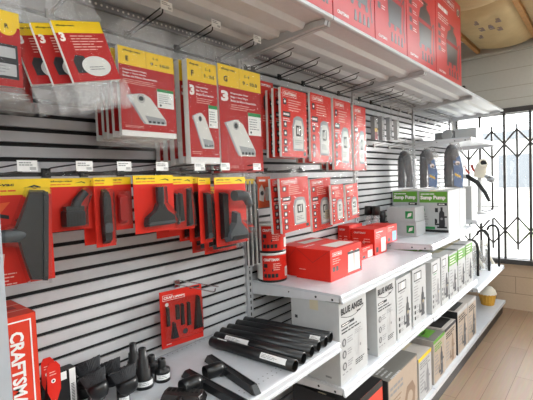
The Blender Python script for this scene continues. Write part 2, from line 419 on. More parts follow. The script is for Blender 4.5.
def base(i, lab):
    x0, x1 = UP[i]+.003, UP[i+1]-.003; L = x1-x0
    t = thing('base_shelf', lab, 'shelf', (x0, D-.002, 0), group='base shelves')
    d = D-.002-.90
    b = B(); b.box(0, L, -d, -.02, .12, .15, 'shelf_white'); b.build('deck', t)
    b = B(); b.box(0, L, -d+.03, -d+.05, .0, .12, 'black_plastic'); b.build('kick_plate', t)
base(1, 'white base shelf under the red and brown cartons'); base(2, 'white base shelf under the small grey cartons'); base(3, 'white base shelf with a yellow basket by the window')
# canopy shelves along the top
UZ = 2.315
def canopy(i, lab):
    x0, x1 = UP[i]+.003, UP[i+1]-.003; L = x1-x0; d = D-.905
    t = thing('canopy_shelf', lab, 'shelf', (x0, D-.002, UZ), group='upper shelves seen from below')
    b = B(); b.box(0, L, -d+.01, -.012, 0, .012, 'white_metal'); b.build('deck', t)
    for y in (-.12, -.26, -.40):
        b = B(); P = [(y-.045, 0), (y-.03, -.022), (y+.03, -.022), (y+.045, 0)]
        b.add([V((x, yy, zz)) for x in (.03, L-.03) for yy, zz in P], [(0, 1, 2, 3), (7, 6, 5, 4), (0, 4, 5, 1), (1, 5, 6, 2), (2, 6, 7, 3)], 'white_metal'); b.build('rib', t)
    b = B(); P = [(-d+.012, .012), (-d, .008), (-d-.004, .002), (-d-.004, -.009), (-d+.002, -.013), (-d+.018, -.013), (-d+.018, -.004)]
    k = len(P)
    b.add([V((x, yy, zz)) for x in (0, L) for yy, zz in P], [tuple(range(k)), tuple(range(2*k-1, k-1, -1))]+[(j, (j+1) % k, k+(j+1) % k, k+j) for j in range(k)], 'shelf_white')
    b.build('front_lip', t)
    for xx in (.0, L-.022):
        b = B(); F = plane((xx, 0, 0), (0, -1, 0), (0, 0, 1), (-1, 0, 0))
        b.prism(F, [(.014, -.002), (.014, -.06), (.10, -.058), (d-.10, -.03), (d-.03, -.03), (d-.02, -.002)], -.02, 0, 'post_grey'); b.build('bracket', t)
    b = B(); b.box(.0, L, -.032, -.014, -.03, -.004, 'rail_grey'); F = FA(0, -.032, -.017)
    for k in range(int(L/.022)): b.disc(F, .012+k*.022, 0, .005, 'print_white', n=8)
    b.build('back_rail', t)
canopy(0, 'long white upper shelf above the nearest vacuum bag packs'); canopy(1, 'long white upper shelf above the red filter packs')
canopy(2, 'long white upper shelf above the bags of dark hose'); canopy(3, 'long white upper shelf ending above the window')
b = B(); b.box(-.012, .012, -.49, .02, -.88, 1.1, 'panel_grey')
tag(b.build('end_panel', None, (.254, 1.44, .882)), 'pale grey end panel at the left edge beside the tall red box', 'panel')

# ------------------------------------------------------------------ hooks
def hook(x, z, L, lab, grp, tagged=True, wire='wire_dark', rise=.03, pair=True):
    t = thing('peg_hook', lab, 'hook', (x, D, z), group=grp)
    b = B(); b.box(-.014, .014, -.008, .0, -.012, .02, wire); b.build('bracket', t)
    b = B(); b.tube([(0, -.004, 0), (0, -.03, .0), (0, -L+.012, rise*.6), (0, -L+.003, rise*.6+.004), (0, -L, rise*.6+.016)], .0026, wire, 6); b.build('wire', t)
    if pair:
        b = B(); b.tube([(.006, -.004, .016), (.006, -.03, .02), (.006, -L-.012, rise+.022)], .0024, wire, 6); arm = b.build('tag_arm', t)
    if tagged:
        b = B(); y = -L-.0135; zz = rise+.012
        b.box(-.019, .031, y-.002, y, zz-.014, zz+.016, 'tag_white'); F = FA(-.019, y-.002, zz-.014)
        b.lines(F, .004, .022, .038, 2, .006, .0025, 'print_grey', seed=int(x*100)); b.rect(F, .030, .004, .046, .012, 'print_lightgrey')
        b.build('price_tag', arm)
    return t
ZT, ZM = 2.2216, 1.6738
for x, lab in ((.30, 'long wire hook holding the leftmost red pack with the R circle'), (.60, 'long wire hook holding the crinkled pouches marked with a 3'),
               (.895, 'long wire hook holding the red vacuum bag packs marked E'), (1.135, 'long wire hook holding the narrow red vacuum bag packs marked F'),
               (1.385, 'long wire hook holding the large red vacuum bag packs marked G')):
    hook(x, ZT, .245, lab, 'hooks holding the vacuum bag packs')
for x, lab in ((.40, 'hook with a white price tag over the big grey floor nozzle pack'), (.555, 'hook with a white price tag over the elbow brush pack'),
               (.685, 'hook with a white price tag over the row of thin red packs'), (.83, 'hook with a white price tag over the wide grey utility nozzle pack'),
               (1.00, 'hook with a white price tag over the crevice tool set'), (1.135, 'hook with a white price tag over the brush and nozzle kit'), (1.33, 'hook with a white price tag over the long black wands')):
    hook(x, ZM, .262, lab, 'hooks with white price tags over the vacuum tools', rise=.0)
for i, (x, L) in enumerate(((1.64, .265), (1.87, .27), (2.11, .27), (2.32, .27), (2.55, .27))):
    hook(x, ZT, L, 'bare double wire hook under the upper shelf, %s from the slotted upright' % ('first', 'second', 'third', 'fourth', 'fifth')[i], 'double wire hooks above the red filter packs', tagged=False, rise=.035)
for x, lab in ((1.70, 'wire hook holding the middle row red filter pack with the large grey picture'), (1.95, 'wire hook holding the middle row red filter pack with the tan sticker'), (2.05, 'wire hook holding the small leaning red filter pack')):
    hook(x, ZM, .25, lab, 'hooks over the middle row of red filter packs', tagged=False, rise=.0, pair=False)
for k, x in enumerate((2.86, 3.06, 3.26, 3.46, 3.66, 3.86)):
    hook(x, ZT, .27, 'bare wire hook near the top of the second bay, %s from the left' % ('first', 'second', 'third', 'fourth', 'fifth', 'sixth')[k], 'bare hooks above the bags of dark hose', tagged=False, rise=.03, wire='wire_dark' if k < 2 else 'wire_white')
for k, x in enumerate((3.1, 3.4, 3.7)):
    hook(x, Z0S, .27, 'bare pale hook beside the bags of dark hose, %s from the left' % ('first', 'second', 'third')[k], 'lower bare hooks in the second bay', tagged=False, wire='wire_white')
for k, x in enumerate((4.12, 4.36, 4.62, 4.86)):
    hook(x, ZT-SP*1, .27, 'bare pale hook in the bright bay by the window, %s from the left' % ('first', 'second', 'third', 'fourth')[k], 'bare hooks by the window', tagged=False, wire='wire_white')

hook(1.567, ZM, .14, 'short hook holding the small orange and white pack', 'short hooks by the upright', tagged=False, rise=0, pair=False)
hook(1.575, ZT, .18, 'short hook holding the narrow red pack with the dark pad', 'short hooks by the upright', tagged=False, rise=0, pair=False)
# ------------------------------------------------------------------ vacuum bag packs, top row
plastic('loose_bag', .06, .15, 30, 1.0, gl=.06)
def bag_pack(lab, x0, x1, Y, z0, z1, kind, grp, th=.012, rot=(0, 0, 0), top=.1, bot=.03):
    w, h = x1-x0, z1-z0
    t = thing('vacuum_bag_pack', lab, 'vacuum bag pack', ((x0+x1)/2, Y, z0), rot, grp)
    b = B(); b.box(-w/2, w/2, 0, th, 0, h, 'white_paper'); F = plane((-w/2, 0, 0), (1, 0, 0), (0, 0, 1), (0, -1, 0))
    G = lambda a, c, n=0: F(a*w, c*h, n)
    ws = .065 if kind in 'EF' else .0
    b.rect(G, 0, ws, 1, .80, 'red_card'); b.rect(G, 0, .80, 1, 1, 'yellow')
    if kind == 'R':
        b.disc(F, .78*w, .80*h, .17*w, 'yellow', 2*E1, 24); b.text(F, 'R', .78*w, .77*h, .06*h, 'black_paper', bold=.03, off=3*E1, al='c')
        b.text(F, 'shop-vac', .45*w, .93*h, .028*h, 'black_paper', bold=.03)
        b.rect(G, .34, .10, .94, .56, 'print_dark', 2*E1); b.rect(G, .42, .14, .90, .30, 'print_lightgrey', 3*E1); b.rect(G, .42, .38, .90, .52, 'print_lightgrey', 3*E1)
        b.lines(F, .45*w, .26*h, .42*w, 3, .04*h, .012*h, 'print_grey', off=4*E1)
    elif kind == '3':
        b.text(F, 'shop-vac', .06*w, .90*h, .04*h, 'black_paper', bold=.03, w=.36*w)
        b.text(F, '3', .05*w, .66*h, .15*h, 'print_white', bold=.05)
        b.lines(F, .26*w, .74*h, .66*w, 6, .045*h, .016*h, 'print_pink', seed=3)
        b.poly(G, [(.16, .14), (.40, .14), (.46, .30), (.38, .42), (.22, .44), (.14, .34)], 'tool_grey', 2*E1)
        b.poly(F, [(.58*w+.30*w*math.cos(q*PI/10), .24*h+.17*h*math.sin(q*PI/10)) for q in range(20)], 'bag_picture', 3*E1)
        b.lines(F, .42*w, .22*h, .34*w, 2, .04*h, .014*h, 'print_grey', off=4*E1, seed=5)
    else:
        b.text(F, 'shop-vac', .08*w, .945*h, .03*h, 'black_paper', bold=.03, w=.30*w)
        b.text(F, kind, .12*w, .845*h, .055*h, 'black_paper', bold=.04)
        b.rect(G, .47, .80, .478, 1, 'yellow_dark', 2*E1)
        b.text(F, '5 - 8', .60*w, .92*h, .028*h, 'black_paper', bold=.02); b.text(F, '9 - 10.0', .55*w, .85*h, .036*h, 'black_paper', bold=.03, w=.36*w)
        tx = .06 if kind == 'E' else .26
        if kind in 'FG': b.text(F, '3', .05*w, .66*h, .10*h, 'print_white', bold=.06, w=.16*w)
        for q, s in enumerate(('Disposable Filter', 'Bags / Sacs filtre', 'Bolsa de Filtro Desechable')):
            b.text(F, s, tx*w, (.735-.034*q)*h, .021*h, 'print_white', w=(.42, .40, .60)[q]*w, bold=.02)
        b.lines(F, tx*w, .635*h, .6*w, 3, .02*h, .006*h, 'print_pink', seed=ord(kind))
        for q in range(5): b.rect(G, .16+.15*q, .10, .18+.15*q, .55, 'red_dark', 1.5*E1)
        # the white filter bag on the print
        for dx, m, o in ((-.07, 'bag_shade', 2), (-.03, 'bag_picture', 2.6), (0, 'bag_picture', 3.2)):
            P = [(.16+dx, .46), (.40+dx, .50), (.52+dx, .46), (.80+dx, .21), (.80+dx, .15), (.46+dx, .15), (.40+dx, .20), (.24+dx, .38)]
            b.poly(G, P, m, o*E1)
        b.poly(G, [(.40, .25), (.76, .23), (.80, .17), (.47, .165)], 'bag_shade', 4*E1)
        b.disc(F, .35*w, .44*h, .045*w, 'tool_grey', 4*E1, ry=.028*h); b.ring(F, .35*w, .44*h, .065*w, .012*w, 'print_grey', 4*E1)
        for q in range(4): b.rect(G, .46+.08*q, .165, .51+.08*q, .19, 'tool_grey', 5*E1)
        b.text(F, 'shop-vac', .95*w, (ws+.025)*h, .014*h, 'print_white', bold=.02, al='r'); b.lines(F, .06*w, (ws+.05)*h, .4*w, 2, .016*h, .005*h, 'print_pink', seed=9)
    b.build('card', t)
    if kind == '3':
        q_ = B(); rr = random.Random(int(x0*777)); vs = []; nn = 10
        for i in range(5):
            for j in range(nn):
                vs.append((( -.5+j/(nn-1))*w*(1.02-.05*i), .004+.02*rr.random()*(i > 0), .012-bot*i/5+rr.uniform(-.008, .008)*(i > 0)))
        q_.add(vs, [(i*nn+j, i*nn+j+1, (i+1)*nn+j+1, (i+1)*nn+j) for i in range(4) for j in range(nn-1)], 'milky', True); q_.build('folded_bag', t, label='pale folded bag below the card')
    if kind in 'EFG':
        s = B(); H = FA(0, -.0035, 0); G2 = lambda a, c, n=0: F(a*w, c*h, n+.003)
        u0, v0, u1, v1 = (.64, .36, .96, .585)
        s.rect(G2, u0, v0, u1, v1, 'white_paper', E1); s.rect(G2, u0, v1-.035, u1, v1, 'green_print', 2*E1)
        s.lines(lambda a, c, n=0: F(a, c, n+.003), (u0+.03)*w, (v1-.07)*h, .26*w, 5, .024*h, .008*h, 'print_grey', seed=4)
        s.disc(lambda a, c, n=0: F(a, c, n+.003), (u0+.06)*w, (v0+.03)*h, .02*w, 'print_dark', 2*E1)
        s.build('sticker', t, label='white price sticker with a green top')
    p = B(); n = 12; r = random.Random(int(x0*1000)); vs = []; m_ = 9
    for i in range(n+1):
        v = (-bot, -bot*.5, -.004)[i] if i < 3 else h*(i-3)/6 if i < 10 else h+top*(i-9)/3
        for j in range(m_):
            u = (-.5+j/(m_-1))*(w+.016); out = v < 0 or v > h
            sq = 1-.25*max(0, (v-h)/top)
            vs.append((u*sq+(r.uniform(-.006, .006) if out else 0), -.005-.002*r.random()-(r.uniform(-.003, .007) if out else 0), v+(r.uniform(-.008, .008) if i == 0 else 0)))
    row = lambda i: [(i*m_+j, i*m_+j+1, (i+1)*m_+j+1, (i+1)*m_+j) for j in range(m_-1)]
    loose = 'crinkle' if kind in 'R3' else 'loose_bag'
    p.add(vs, [f for i in range(n) if 2 <= i < 9 for f in row(i)], 'clear_bag', True)
    p.add(vs, [f for i in range(n) if not 2 <= i < 9 for f in row(i)], loose, True)
    if kind in 'R3':
        p.add([(x+.004, y+th+.012+r.uniform(0, .01), z) for x, y, z in vs], [f for i in range(n) if i < 3 for f in row(i)], loose, True)
    p.build('plastic_sleeve', t)
    return t
ORD = ('second', 'third', 'fourth', 'fifth', 'sixth')
def stack(t, n, dy, what, dx=0, dz=0):
    for k in range(n):
        l = t.location; dup(t, (l.x+dx*(k+1)+random.uniform(-.004, .004), l.y+dy*(k+1), l.z+dz*(k+1)+random.uniform(-.006, .006)), '%s, %s from the front' % (what, ORD[k]))
GP = 'hanging red and yellow vacuum bag packs'
t = bag_pack('leftmost red and yellow pack with a yellow R circle and grey panels', .275, .418, 1.22, 1.90, 2.10, 'R', GP, bot=.04)
t = bag_pack('narrow glimpse of a red pack marked 3 just right of the R pack', .30, .465, 1.315, 1.905, 2.11, '3', GP, bot=.045)
stack(t, 2, .045, 'red pouch with a yellow top behind the R pack', .02)
t = bag_pack('front crinkled pouch marked 3 with a white oval picture, leaning outward', .514, .655, 1.125, 1.93, 2.11, '3', GP, rot=(-.22, -.22, -.05), bot=.085)
stack(t, 2, .048, 'crinkled pouch marked 3 behind the leaning one', -.035)
t = bag_pack('front wide red vacuum bag pack with a yellow header marked E', .705, .925, 1.22, 1.79, 2.085, 'E', GP, th=.016)
stack(t, 4, .038, 'red vacuum bag pack in the stack marked E')
t = bag_pack('front narrow red 3 pack of vacuum bags with a yellow header marked F', 1.00, 1.152, 1.235, 1.70, 2.105, 'F', GP, th=.030)
stack(t, 4, .046, 'white edged red vacuum bag pack in the stack marked F', -.004)
t = bag_pack('largest red 3 pack of vacuum bags with a yellow header marked G', 1.174, 1.445, 1.25, 1.668, 2.125, 'G', GP)
stack(t, 2, .05, 'large red vacuum bag pack behind the one marked G')

# ------------------------------------------------------------------ red filter packs
def filter_art(b, F, w, h, seed=0, sticker=False):
    G = lambda a, c, n=0: F(a*w, c*h, n)
    b.rect(G, 0, 0, 1, 1, 'red')
    b.frame(F, .07*w, .88*h, .60*w, .965*h, .006*w, 'print_white', 2*E1)
    b.text(F, 'CRAFTSMAN', .10*w, .90*h, .048*h, 'print_white', w=.47*w, bold=.03)
    b.lines(F, .28*w, .83*h, .5*w, 5, .036*h, .013*h, 'print_pink', seed=seed)
    for q, v in enumerate((.76, .43, .30, .17, .06)):
        b.rect(G, .08, v, .20, v+.09, 'black_paper', 2*E1); b.disc(F, .14*w, (v+.045)*h, .035*w, 'print_white', 3*E1, 10)
    b.rect(G, .06, .58, .34, .66, 'black_paper', 2*E1); b.lines(F, .08*w, .605*h, .24*w, 1, 1, .03*h, 'print_white', off=3*E1, seed=6)
    b.lines(F, .06*w, .55*h, .3*w, 2, .03*h, .01*h, 'print_white', seed=seed+2)
    P = [(.42, .10), (.86, .10), (.88, .48), (.82, .60), (.70, .62), (.58, .62), (.46, .58), (.40, .44)]
    b.poly(G, P, 'bag_shade', 2*E1); b.poly(G, [(.46, .13), (.82, .13), (.84, .46), (.76, .56), (.54, .56), (.45, .44)], 'bag_picture', 3*E1)
    b.rect(G, .54, .32, .74, .48, 'black_paper', 4*E1); b.rect(G, .58, .35, .64, .45, 'bag_picture', 5*E1); b.rect(G, .66, .34, .70, .47, 'bag_picture', 5*E1)
    b.lines(F, .5*w, .25*h, .3*w, 3, .03*h, .012*h, 'print_grey', off=4*E1, seed=seed+4)
    b.rect(G, .84, .03, .94, .09, 'black_paper', 2*E1)
    if sticker:
        b.rect(G, .62, .18, .95, .36, 'tape', 5*E1); b.lines(F, .66*w, .32*h, .24*w, 4, .035*h, .012*h, 'print_grey', off=6*E1)
def filter_pack(lab, x0, x1, Y, z0, z1, grp, th=.014, rot=(0, 0, 0), seed=0, sticker=False, top=.06):
    w, h = x1-x0, z1-z0
    t = thing('filter_pack', lab, 'vacuum filter pack', ((x0+x1)/2, Y, z0), rot, grp)
    b = B(); b.box(-w/2, w/2, 0, th, 0, h, 'white_paper'); F = plane((-w/2, 0, 0), (1, 0, 0), (0, 0, 1), (0, -1, 0))
    filter_art(b, F, w, h, seed, sticker); b.build('card', t)
    p = B(); n = 8; r = random.Random(seed); vs = []
    for i in range(n+1):
        for j in range(6):
            v = -.012+(h+top+.012)*i/n
            vs.append(((-.5+j/5)*(w+.012)*(1-.2*max(0, (v-h)/top)), -.006-.004*r.random(), v))
    p.add(vs, [(i*6+j, i*6+j+1, i*6+j+7, i*6+j+6) for i in range(n) for j in range(5)], 'clear_bag', True); p.build('plastic_sleeve', t)
    return t
GF = 'hanging red vacuum filter packs'
for args, what in (((1.528, 1.742, 1.20, 1.735, 2.07), 'first from the slotted upright'), ((1.778, 1.985, 1.20, 1.715, 2.08), 'second from the slotted upright'),
                   ((2.012, 2.212, 1.20, 1.67, 2.08), 'third from the slotted upright'), ((2.248, 2.41, 1.20, 1.668, 2.07), 'fourth from the slotted upright')):
    t = filter_pack('front red filter pack in the top row under bare hooks, '+what, *args, GF, seed=int(args[0]*10), rot=(0, .02, 0))
    stack(t, 2, .042, 'red filter pack behind in the top row, '+what.split(' from')[0]+' hook')
t = filter_pack('middle row red filter pack with a large grey filter picture, slightly tilted', 1.555, 1.80, 1.235, 1.36, 1.635, GF, rot=(0, -.045, 0), seed=4)
stack(t, 1, .04, 'red filter pack behind the tilted middle row pack', -.02)
t = filter_pack('middle row red filter pack with a tan sticker low on its front', 1.83, 2.04, 1.24, 1.335, 1.625, GF, rot=(0, -.05, 0), seed=8, sticker=True)
t = filter_pack('small red filter pack on the middle row right of the tan sticker pack', 1.965, 2.10, 1.195, 1.36, 1.585, GF, rot=(0, -.03, 0), seed=11)
t = filter_pack('small red filter pack at the right end of the middle row, leaning', 2.125, 2.275, 1.19, 1.37, 1.585, GF, rot=(0, -.07, 0), seed=12)
# dark pad pack and orange pack near the upright
t = thing('filter_pack', 'narrow red pack with a dark grey pad and barcode beside the G pack', 'vacuum filter pack', (1.56, 1.31, 1.78), group=GF)
w, h = .11, .34; b = B(); b.box(-w/2, w/2, 0, .01, 0, h, 'red'); F = FA(-w/2, 0, 0)
b.prism(F, rrect(.03, .19, .10, .275, .02), 0, .008, 'print_dark'); b.text(F, 'CRAFTSMAN', .012, .315, .012, 'print_white', w=.075, bold=.03)
b.lines(F, .02, .165, .07, 3, .012, .004, 'print_pink'); b.rect(F, .05, .02, .095, .075, 'white_paper'); b.lines(F, .055, .06, .035, 4, .012, .004, 'print_dark'); b.build('card', t)
p = B(); p.rect(FA(-w/2, -.010, 0), -.004, -.01, w+.004, h+.11, 'clear_bag', 0); p.build('plastic_sleeve', t)
t = thing('filter_pack', 'small orange and white pack hanging beside the long black wands', 'vacuum filter pack', (1.567, 1.355, 1.485), group=GF)
w, h = .10, .16; b = B(); b.box(-w/2, w/2, 0, .012, 0, h, 'orange'); F = FA(-w/2, 0, 0)
b.poly(F, [(.008, .04), (.04, .03), (.055, .08), (.03, .12), (.01, .10)], 'print_white', E1); b.prism(F, rrect(.055, .035, .092, .105, .008), 0, .012, 'white_paper')
b.disc(F, .03, .075, .012, 'print_dark', 2*E1); b.rect(F, .01, .135, .06, .145, 'print_white'); b.build('card', t)
p = B(); p.rect(FA(-w/2, -.014, 0), -.003, -.005, w+.003, h+.035, 'clear_bag', 0); p.build('plastic_sleeve', t)

# ------------------------------------------------------------------ vacuum tools on yellow headed cards
def card(t, w, h, head=.17, name='card', icon=True, red='red', seed=0, art=None):
    b = B(); b.box(-w/2, w/2, 0, .002, 0, h, red); F = FA(-w/2, 0, 0)
    b.rect(F, 0, h*(1-head), w, h, 'yellow')
    tw = min(.075, w*.5)
    b.text(F, 'shop-vac', .06*w, h*(1-head*.5), h*head*.26, 'black_paper', w=tw, bold=.03, shear=.15)
    b.lines(F, .06*w, h*(1-head*.78), w*.5, 1, .01, h*head*.10, 'orange', seed=seed)
    if icon and w > .09:
        a = w*.62; v = h*(1-head*.6)
        b.poly(F, [(a, v), (a+.16*w, v+.03*h), (a+.25*w, v+.01*h), (a+.25*w, v-.015*h), (a+.17*w, v+.012*h)], 'black_paper', 2*E1)
    b.rect(F, 0, h, w, h+.022, 'clear_blister', -.001)
    if art: art(b, F)
    b.build(name, t)
    return F
def blister(t, F, pts, d):
    p = B(); p.shell(F, pts, .001, d, 'clear_blister'); p.build('blister', t)
GT = 'vacuum tools on red cards with yellow headers'
def tool(lab, x0, x1, Y, z0, z1, rot=(0, 0, 0)):
    return thing('vacuum_tool_pack', lab, 'vacuum tool pack', ((x0+x1)/2, Y, z0), rot, GT), x1-x0, z1-z0
# big floor nozzle
t, w, h = tool('large red card with a wide grey floor nozzle at the left edge of the photo', .285, .456, 1.195, 1.372, 1.652, (0, 0, -.12))
U = lambda px, py: ((PY(px, py, 1.2).x-.285), PY(px, py, 1.2).z-1.372)
def floor_art(b, F):
    b.poly(F, [(.02, .215), (.075, .22), (.05, .19), (.02, .185)], 'orange', E1); b.poly(F, [(.0, .18), (.05, .19), (.07, .185), (.07, .175), (.05, .18), (.0, .165)], 'black_paper', 2*E1)
    b.lines(F, .02, .03, .06, 4, .009, .003, 'print_pink', seed=2); b.poly(F, [(.01, .05), (.05, .05), (.055, .085), (.01, .09)], 'print_pink', E1)
F = card(t, w, h, .15, art=floor_art)
b = B(); N = [U(26, 190), U(42, 190), U(44, 198), U(44, 272), U(41, 279), U(29, 279), U(22, 262), U(17, 242), U(5, 241), U(5, 230), U(13, 228), U(19, 213)]
b.prism(F, N, .004, .034, 'tool_grey', inset=.05); b.prism(F, [U(38, 191), U(43, 192), U(43, 278), U(38, 278)], .034, .044, 'tool_grey', inset=.1)
b.tube([F(.002, U(0, 235)[1], .025), F(*U(14, 235), .025), F(*U(24, 233), .02)], [.017, .017, .012], 'tool_light', 14)
b.build('nozzle', t)
blister(t, F, [U(24, 187), U(46, 187), U(47, 282), U(26, 283), U(14, 246), U(0, 246), U(0, 226), U(10, 224)], .05)
# elbow brush
t, w, h = tool('red card with a small black elbow brush under clear plastic', .462, .585, 1.215, 1.497, 1.652)
F = card(t, w, h, .16)
b = B(); b.prism(F, rrect(.030, .012, .090, .060, .006), .003, .034, 'tool_grey', inset=.08); b.prism(F, rrect(.035, .058, .088, .072, .004), .006, .03, 'black_plastic')
b.tube([F(.066, .066, .018), F(.072, .085, .018), F(.088, .103, .018), F(.098, .112, .018)], [.014, .014, .013, .013], 'tool_grey', 14)
for q in range(6): b.rect(F, .034+.009*q, .014, .038+.009*q, .05, 'black_plastic', .036)
b.build('brush', t)
blister(t, F, [(.026, .006), (.094, .006), (.096, .07), (.114, .11), (.10, .128), (.085, .122), (.066, .09), (.028, .072)], .040)
# crevice tool on a narrow card
t, w, h = tool('narrow red card with a black upholstery tool, hanging low beside the elbow brush', .588, .652, 1.20, 1.435, 1.652)
F = card(t, w, h, .12)
b = B(); b.prism(F, [(.018, .01), (.042, .01), (.046, .07), (.045, .16), (.038, .18), (.022, .18), (.016, .15), (.015, .07)], .003, .022, 'black_plastic', inset=.12); b.prism(F, rrect(.020, .10, .040, .155, .006), .022, .026, 'tool_grey')
b.prism(F, rrect(.018, .045, .042, .075, .008), .022, .027, 'tool_light'); b.build('tool', t)
blister(t, F, rrect(.010, .004, .052, .186, .010), .03)
t, w, h = tool('red card glimpsed behind the black upholstery tool', .575, .63, 1.25, 1.44, 1.652)
card(t, w, h, .12)
# thin packs in a row
t, w, h = tool('thin red card with a yellow header left of the wide utility nozzle, front one', .66, .735, 1.235, 1.478, 1.653, (0, 0, -.05))
F = card(t, w, h, .14); b = B(); b.prism(F, rrect(.02, .02, .055, .12, .01), .003, .02, 'red_card', inset=.2); b.build('tool', t); blister(t, F, rrect(.014, .012, .062, .132, .012), .026)
for k in range(3): dup(t, (.6975-.002*k, 1.235+.03*(k+1), 1.478), 'thin red card left of the wide utility nozzle, %s from the front' % ORD[k])
# wide utility nozzle
t, w, h = tool('red card with a wide dark flared utility nozzle under clear plastic', .722, .885, 1.20, 1.46, 1.656, (0, 0, .02))
F = card(t, w, h, .15)
b = B(); cx = .092
b.prism(F, [(cx-.012, .10), (cx+.012, .10), (cx+.026, .075), (cx+.058, .052), (cx+.062, .028), (cx+.058, .02), (cx-.058, .02), (cx-.062, .028), (cx-.058, .052), (cx-.024, .075)], .003, .026, 'tool_grey', inset=.10)
b.tube([F(cx, .155, .016), F(cx, .11, .016), F(cx, .08, .014)], [.0145, .0145, .012], 'tool_grey', 16)
b.prism(F, [(cx-.056, .028), (cx+.056, .028), (cx+.05, .036), (cx-.05, .036)], .025, .030, 'tool_light'); b.build('nozzle', t)
blister(t, F, [(cx-.066, .012), (cx+.066, .012), (cx+.07, .035), (cx+.062, .06), (cx+.022, .10), (cx+.02, .162), (cx-.02, .162), (cx-.022, .10), (cx-.062, .06), (cx-.07, .035)], .034)
# crevice set
t, w, h = tool('red card with three slim black crevice tools right of the utility nozzle', .872, .995, 1.225, 1.45, 1.65)
F = card(t, w, h, .14)
b = B()
for u, v0, v1 in ((.030, .02, .14), (.052, .03, .14), (.092, .01, .155)):
    b.prism(F, [(u-.011, v0), (u+.011, v0), (u+.005, v1), (u-.005, v1)], .003, .020, 'tool_grey', inset=.1)
b.disc(F, .03, .035, .01, 'tool_light', .022); b.build('tools', t)
blister(t, F, [(.012, .006), (.112, .006), (.108, .10), (.096, .165), (.02, .15)], .028)
t, w, h = tool('red card glimpsed behind the three slim crevice tools', .865, .98, 1.29, 1.42, 1.64)
card(t, w, h, .14)
# narrow dark crevice packs
t, w, h = tool('narrow red card with one long black crevice tool left of the tool kit', 1.012, 1.075, 1.215, 1.385, 1.643)
F = card(t, w, h, .10); b = B(); b.prism(F, [(.022, .015), (.044, .015), (.046, .20), (.020, .20)], .003, .022, 'black_plastic', inset=.1); b.disc(F, .033, .03, .012, 'tool_light', .024); b.build('tool', t)
blister(t, F, rrect(.014, .008, .054, .21, .008), .028)
for k in range(2): dup(t, (1.0435-.012*(k+1), 1.215+.05*(k+1), 1.39), 'narrow red card with black crevice tool, %s from the front in its row' % ORD[k])
# tool kit
t, w, h = tool('red card kit with a black crevice tool, a round neck and a grey triangle nozzle', 1.082, 1.262, 1.20, 1.362, 1.643)
F = card(t, w, h, .10)
b = B(); b.prism(F, [(.022, .03), (.050, .03), (.052, .22), (.020, .22)], .003, .026, 'black_plastic', inset=.08); b.build('crevice_tool', t)
b = B(); b.tube([F(.07, .205, .04), F(.105, .205, .04), F(.135, .20, .04), F(.152, .178, .04), F(.155, .165, .04)], [.022, .022, .021, .018, .016], 'tool_light', 16); b.build('elbow', t)
b = B(); b.prism(F, [(.040, .015), (.150, .015), (.158, .035), (.150, .055), (.110, .095), (.104, .14), (.082, .14), (.076, .095), (.036, .05), (.034, .03)], .010, .040, 'tool_light', inset=.14); b.prism(F, [(.045, .022), (.145, .022), (.135, .04), (.055, .04)], .04, .044, 'tool_grey'); b.build('nozzle', t)
blister(t, F, [(.012, .008), (.165, .008), (.172, .04), (.162, .065), (.125, .10), (.125, .15), (.17, .17), (.168, .225), (.012, .235)], .066)
for k in range(2): dup(t, (1.172-.004*k, 1.20+.075*(k+1), 1.325), 'red tool kit card partly hidden behind the front kit, %s from the front' % ORD[k])
# long wands
for k, (x, lab) in enumerate(((1.374, 'long black wand in clear plastic beside the tool kit, left one of three'), (1.404, 'long black wand in clear plastic beside the tool kit, middle one of three'), (1.434, 'long black wand in clear plastic nearest the upright, right one of three'))):
    t = thing('vacuum_wand', lab, 'vacuum wand', (x, 1.30, 1.225), group='long black wands beside the tool kit')
    b = B(); b.lathe((0, 0, 0), (0, 0, 1), [(.0, 0), (.0125, 0), (.0125, .38), (.011, .385), (0, .385)], 'pipe_black', 16); b.build('tube', t)
    b = B(); b.box(-.0145, -.013, -.014, -.004, -.005, .40, 'white_paper'); b.box(-.014, .014, .0145, .016, .36, .41, 'yellow'); b.rect(FA(-.0145, -.016, -.01), 0, 0, .029, .45, 'clear_bag', 0); b.build('plastic_sleeve', t)

# single red pack on the low hook
hook(1.072, Z0S-SP*14, .26, 'low bare hook with bright ends beside the single red tool pack', 'low hook', tagged=False, wire='chrome', rise=.005)
t = thing('vacuum_tool_pack', 'single bright red pack of five black tools hanging alone on the slotted panel', 'vacuum tool pack', (1.045, 1.40, .935), (0, .0, -.16), GT)
w, h = .20, .24; b = B(); b.box(-w/2, w/2, 0, .004, 0, h, 'red'); F = FA(-w/2, 0, 0)
b.frame(F, .012, .20, .115, .224, .0015, 'print_white', 2*E1); b.text(F, 'CRAFTSMAN', .017, .206, .012, 'print_white', w=.093, bold=.03); b.disc(F, .03, .183, .008, 'print_white', 2*E1)
b.lines(F, .02, .013, .035, 1, .008, .003, 'print_white'); b.box(-w/2+.06, -w/2+.14, -.002, 0, h-.025, h, 'red'); b.rect(F, .14, .228, .19, .236, 'black_paper'); b.build('card', t)
b = B()
for u, v0, v1, r0, r1 in ((.03, .09, .175, .006, .006), (.075, .11, .175, .008, .008), (.098, .08, .175, .007, .006), (.128, .07, .175, .008, .006)):
    b.prism(F, [(u-r0, v0), (u+r0, v0), (u+r1, v1), (u-r1, v1)], .002, .014, 'black_plastic', inset=.1)
b.build('tools', t)
b = B(); b.prism(F, [(.152, .045), (.190, .045), (.180, .195), (.168, .195)], .002, .02, 'black_plastic', inset=.1); b.prism(F, [(.040, .035), (.072, .035), (.062, .08), (.058, .105), (.050, .105), (.048, .08)], .002, .02, 'tool_grey', inset=.1); b.disc(F, .105, .055, .012, 'tool_grey', .012); b.build('nozzles', t)
blister(t, F, rrect(.012, .025, .195, .2, .012), .024)

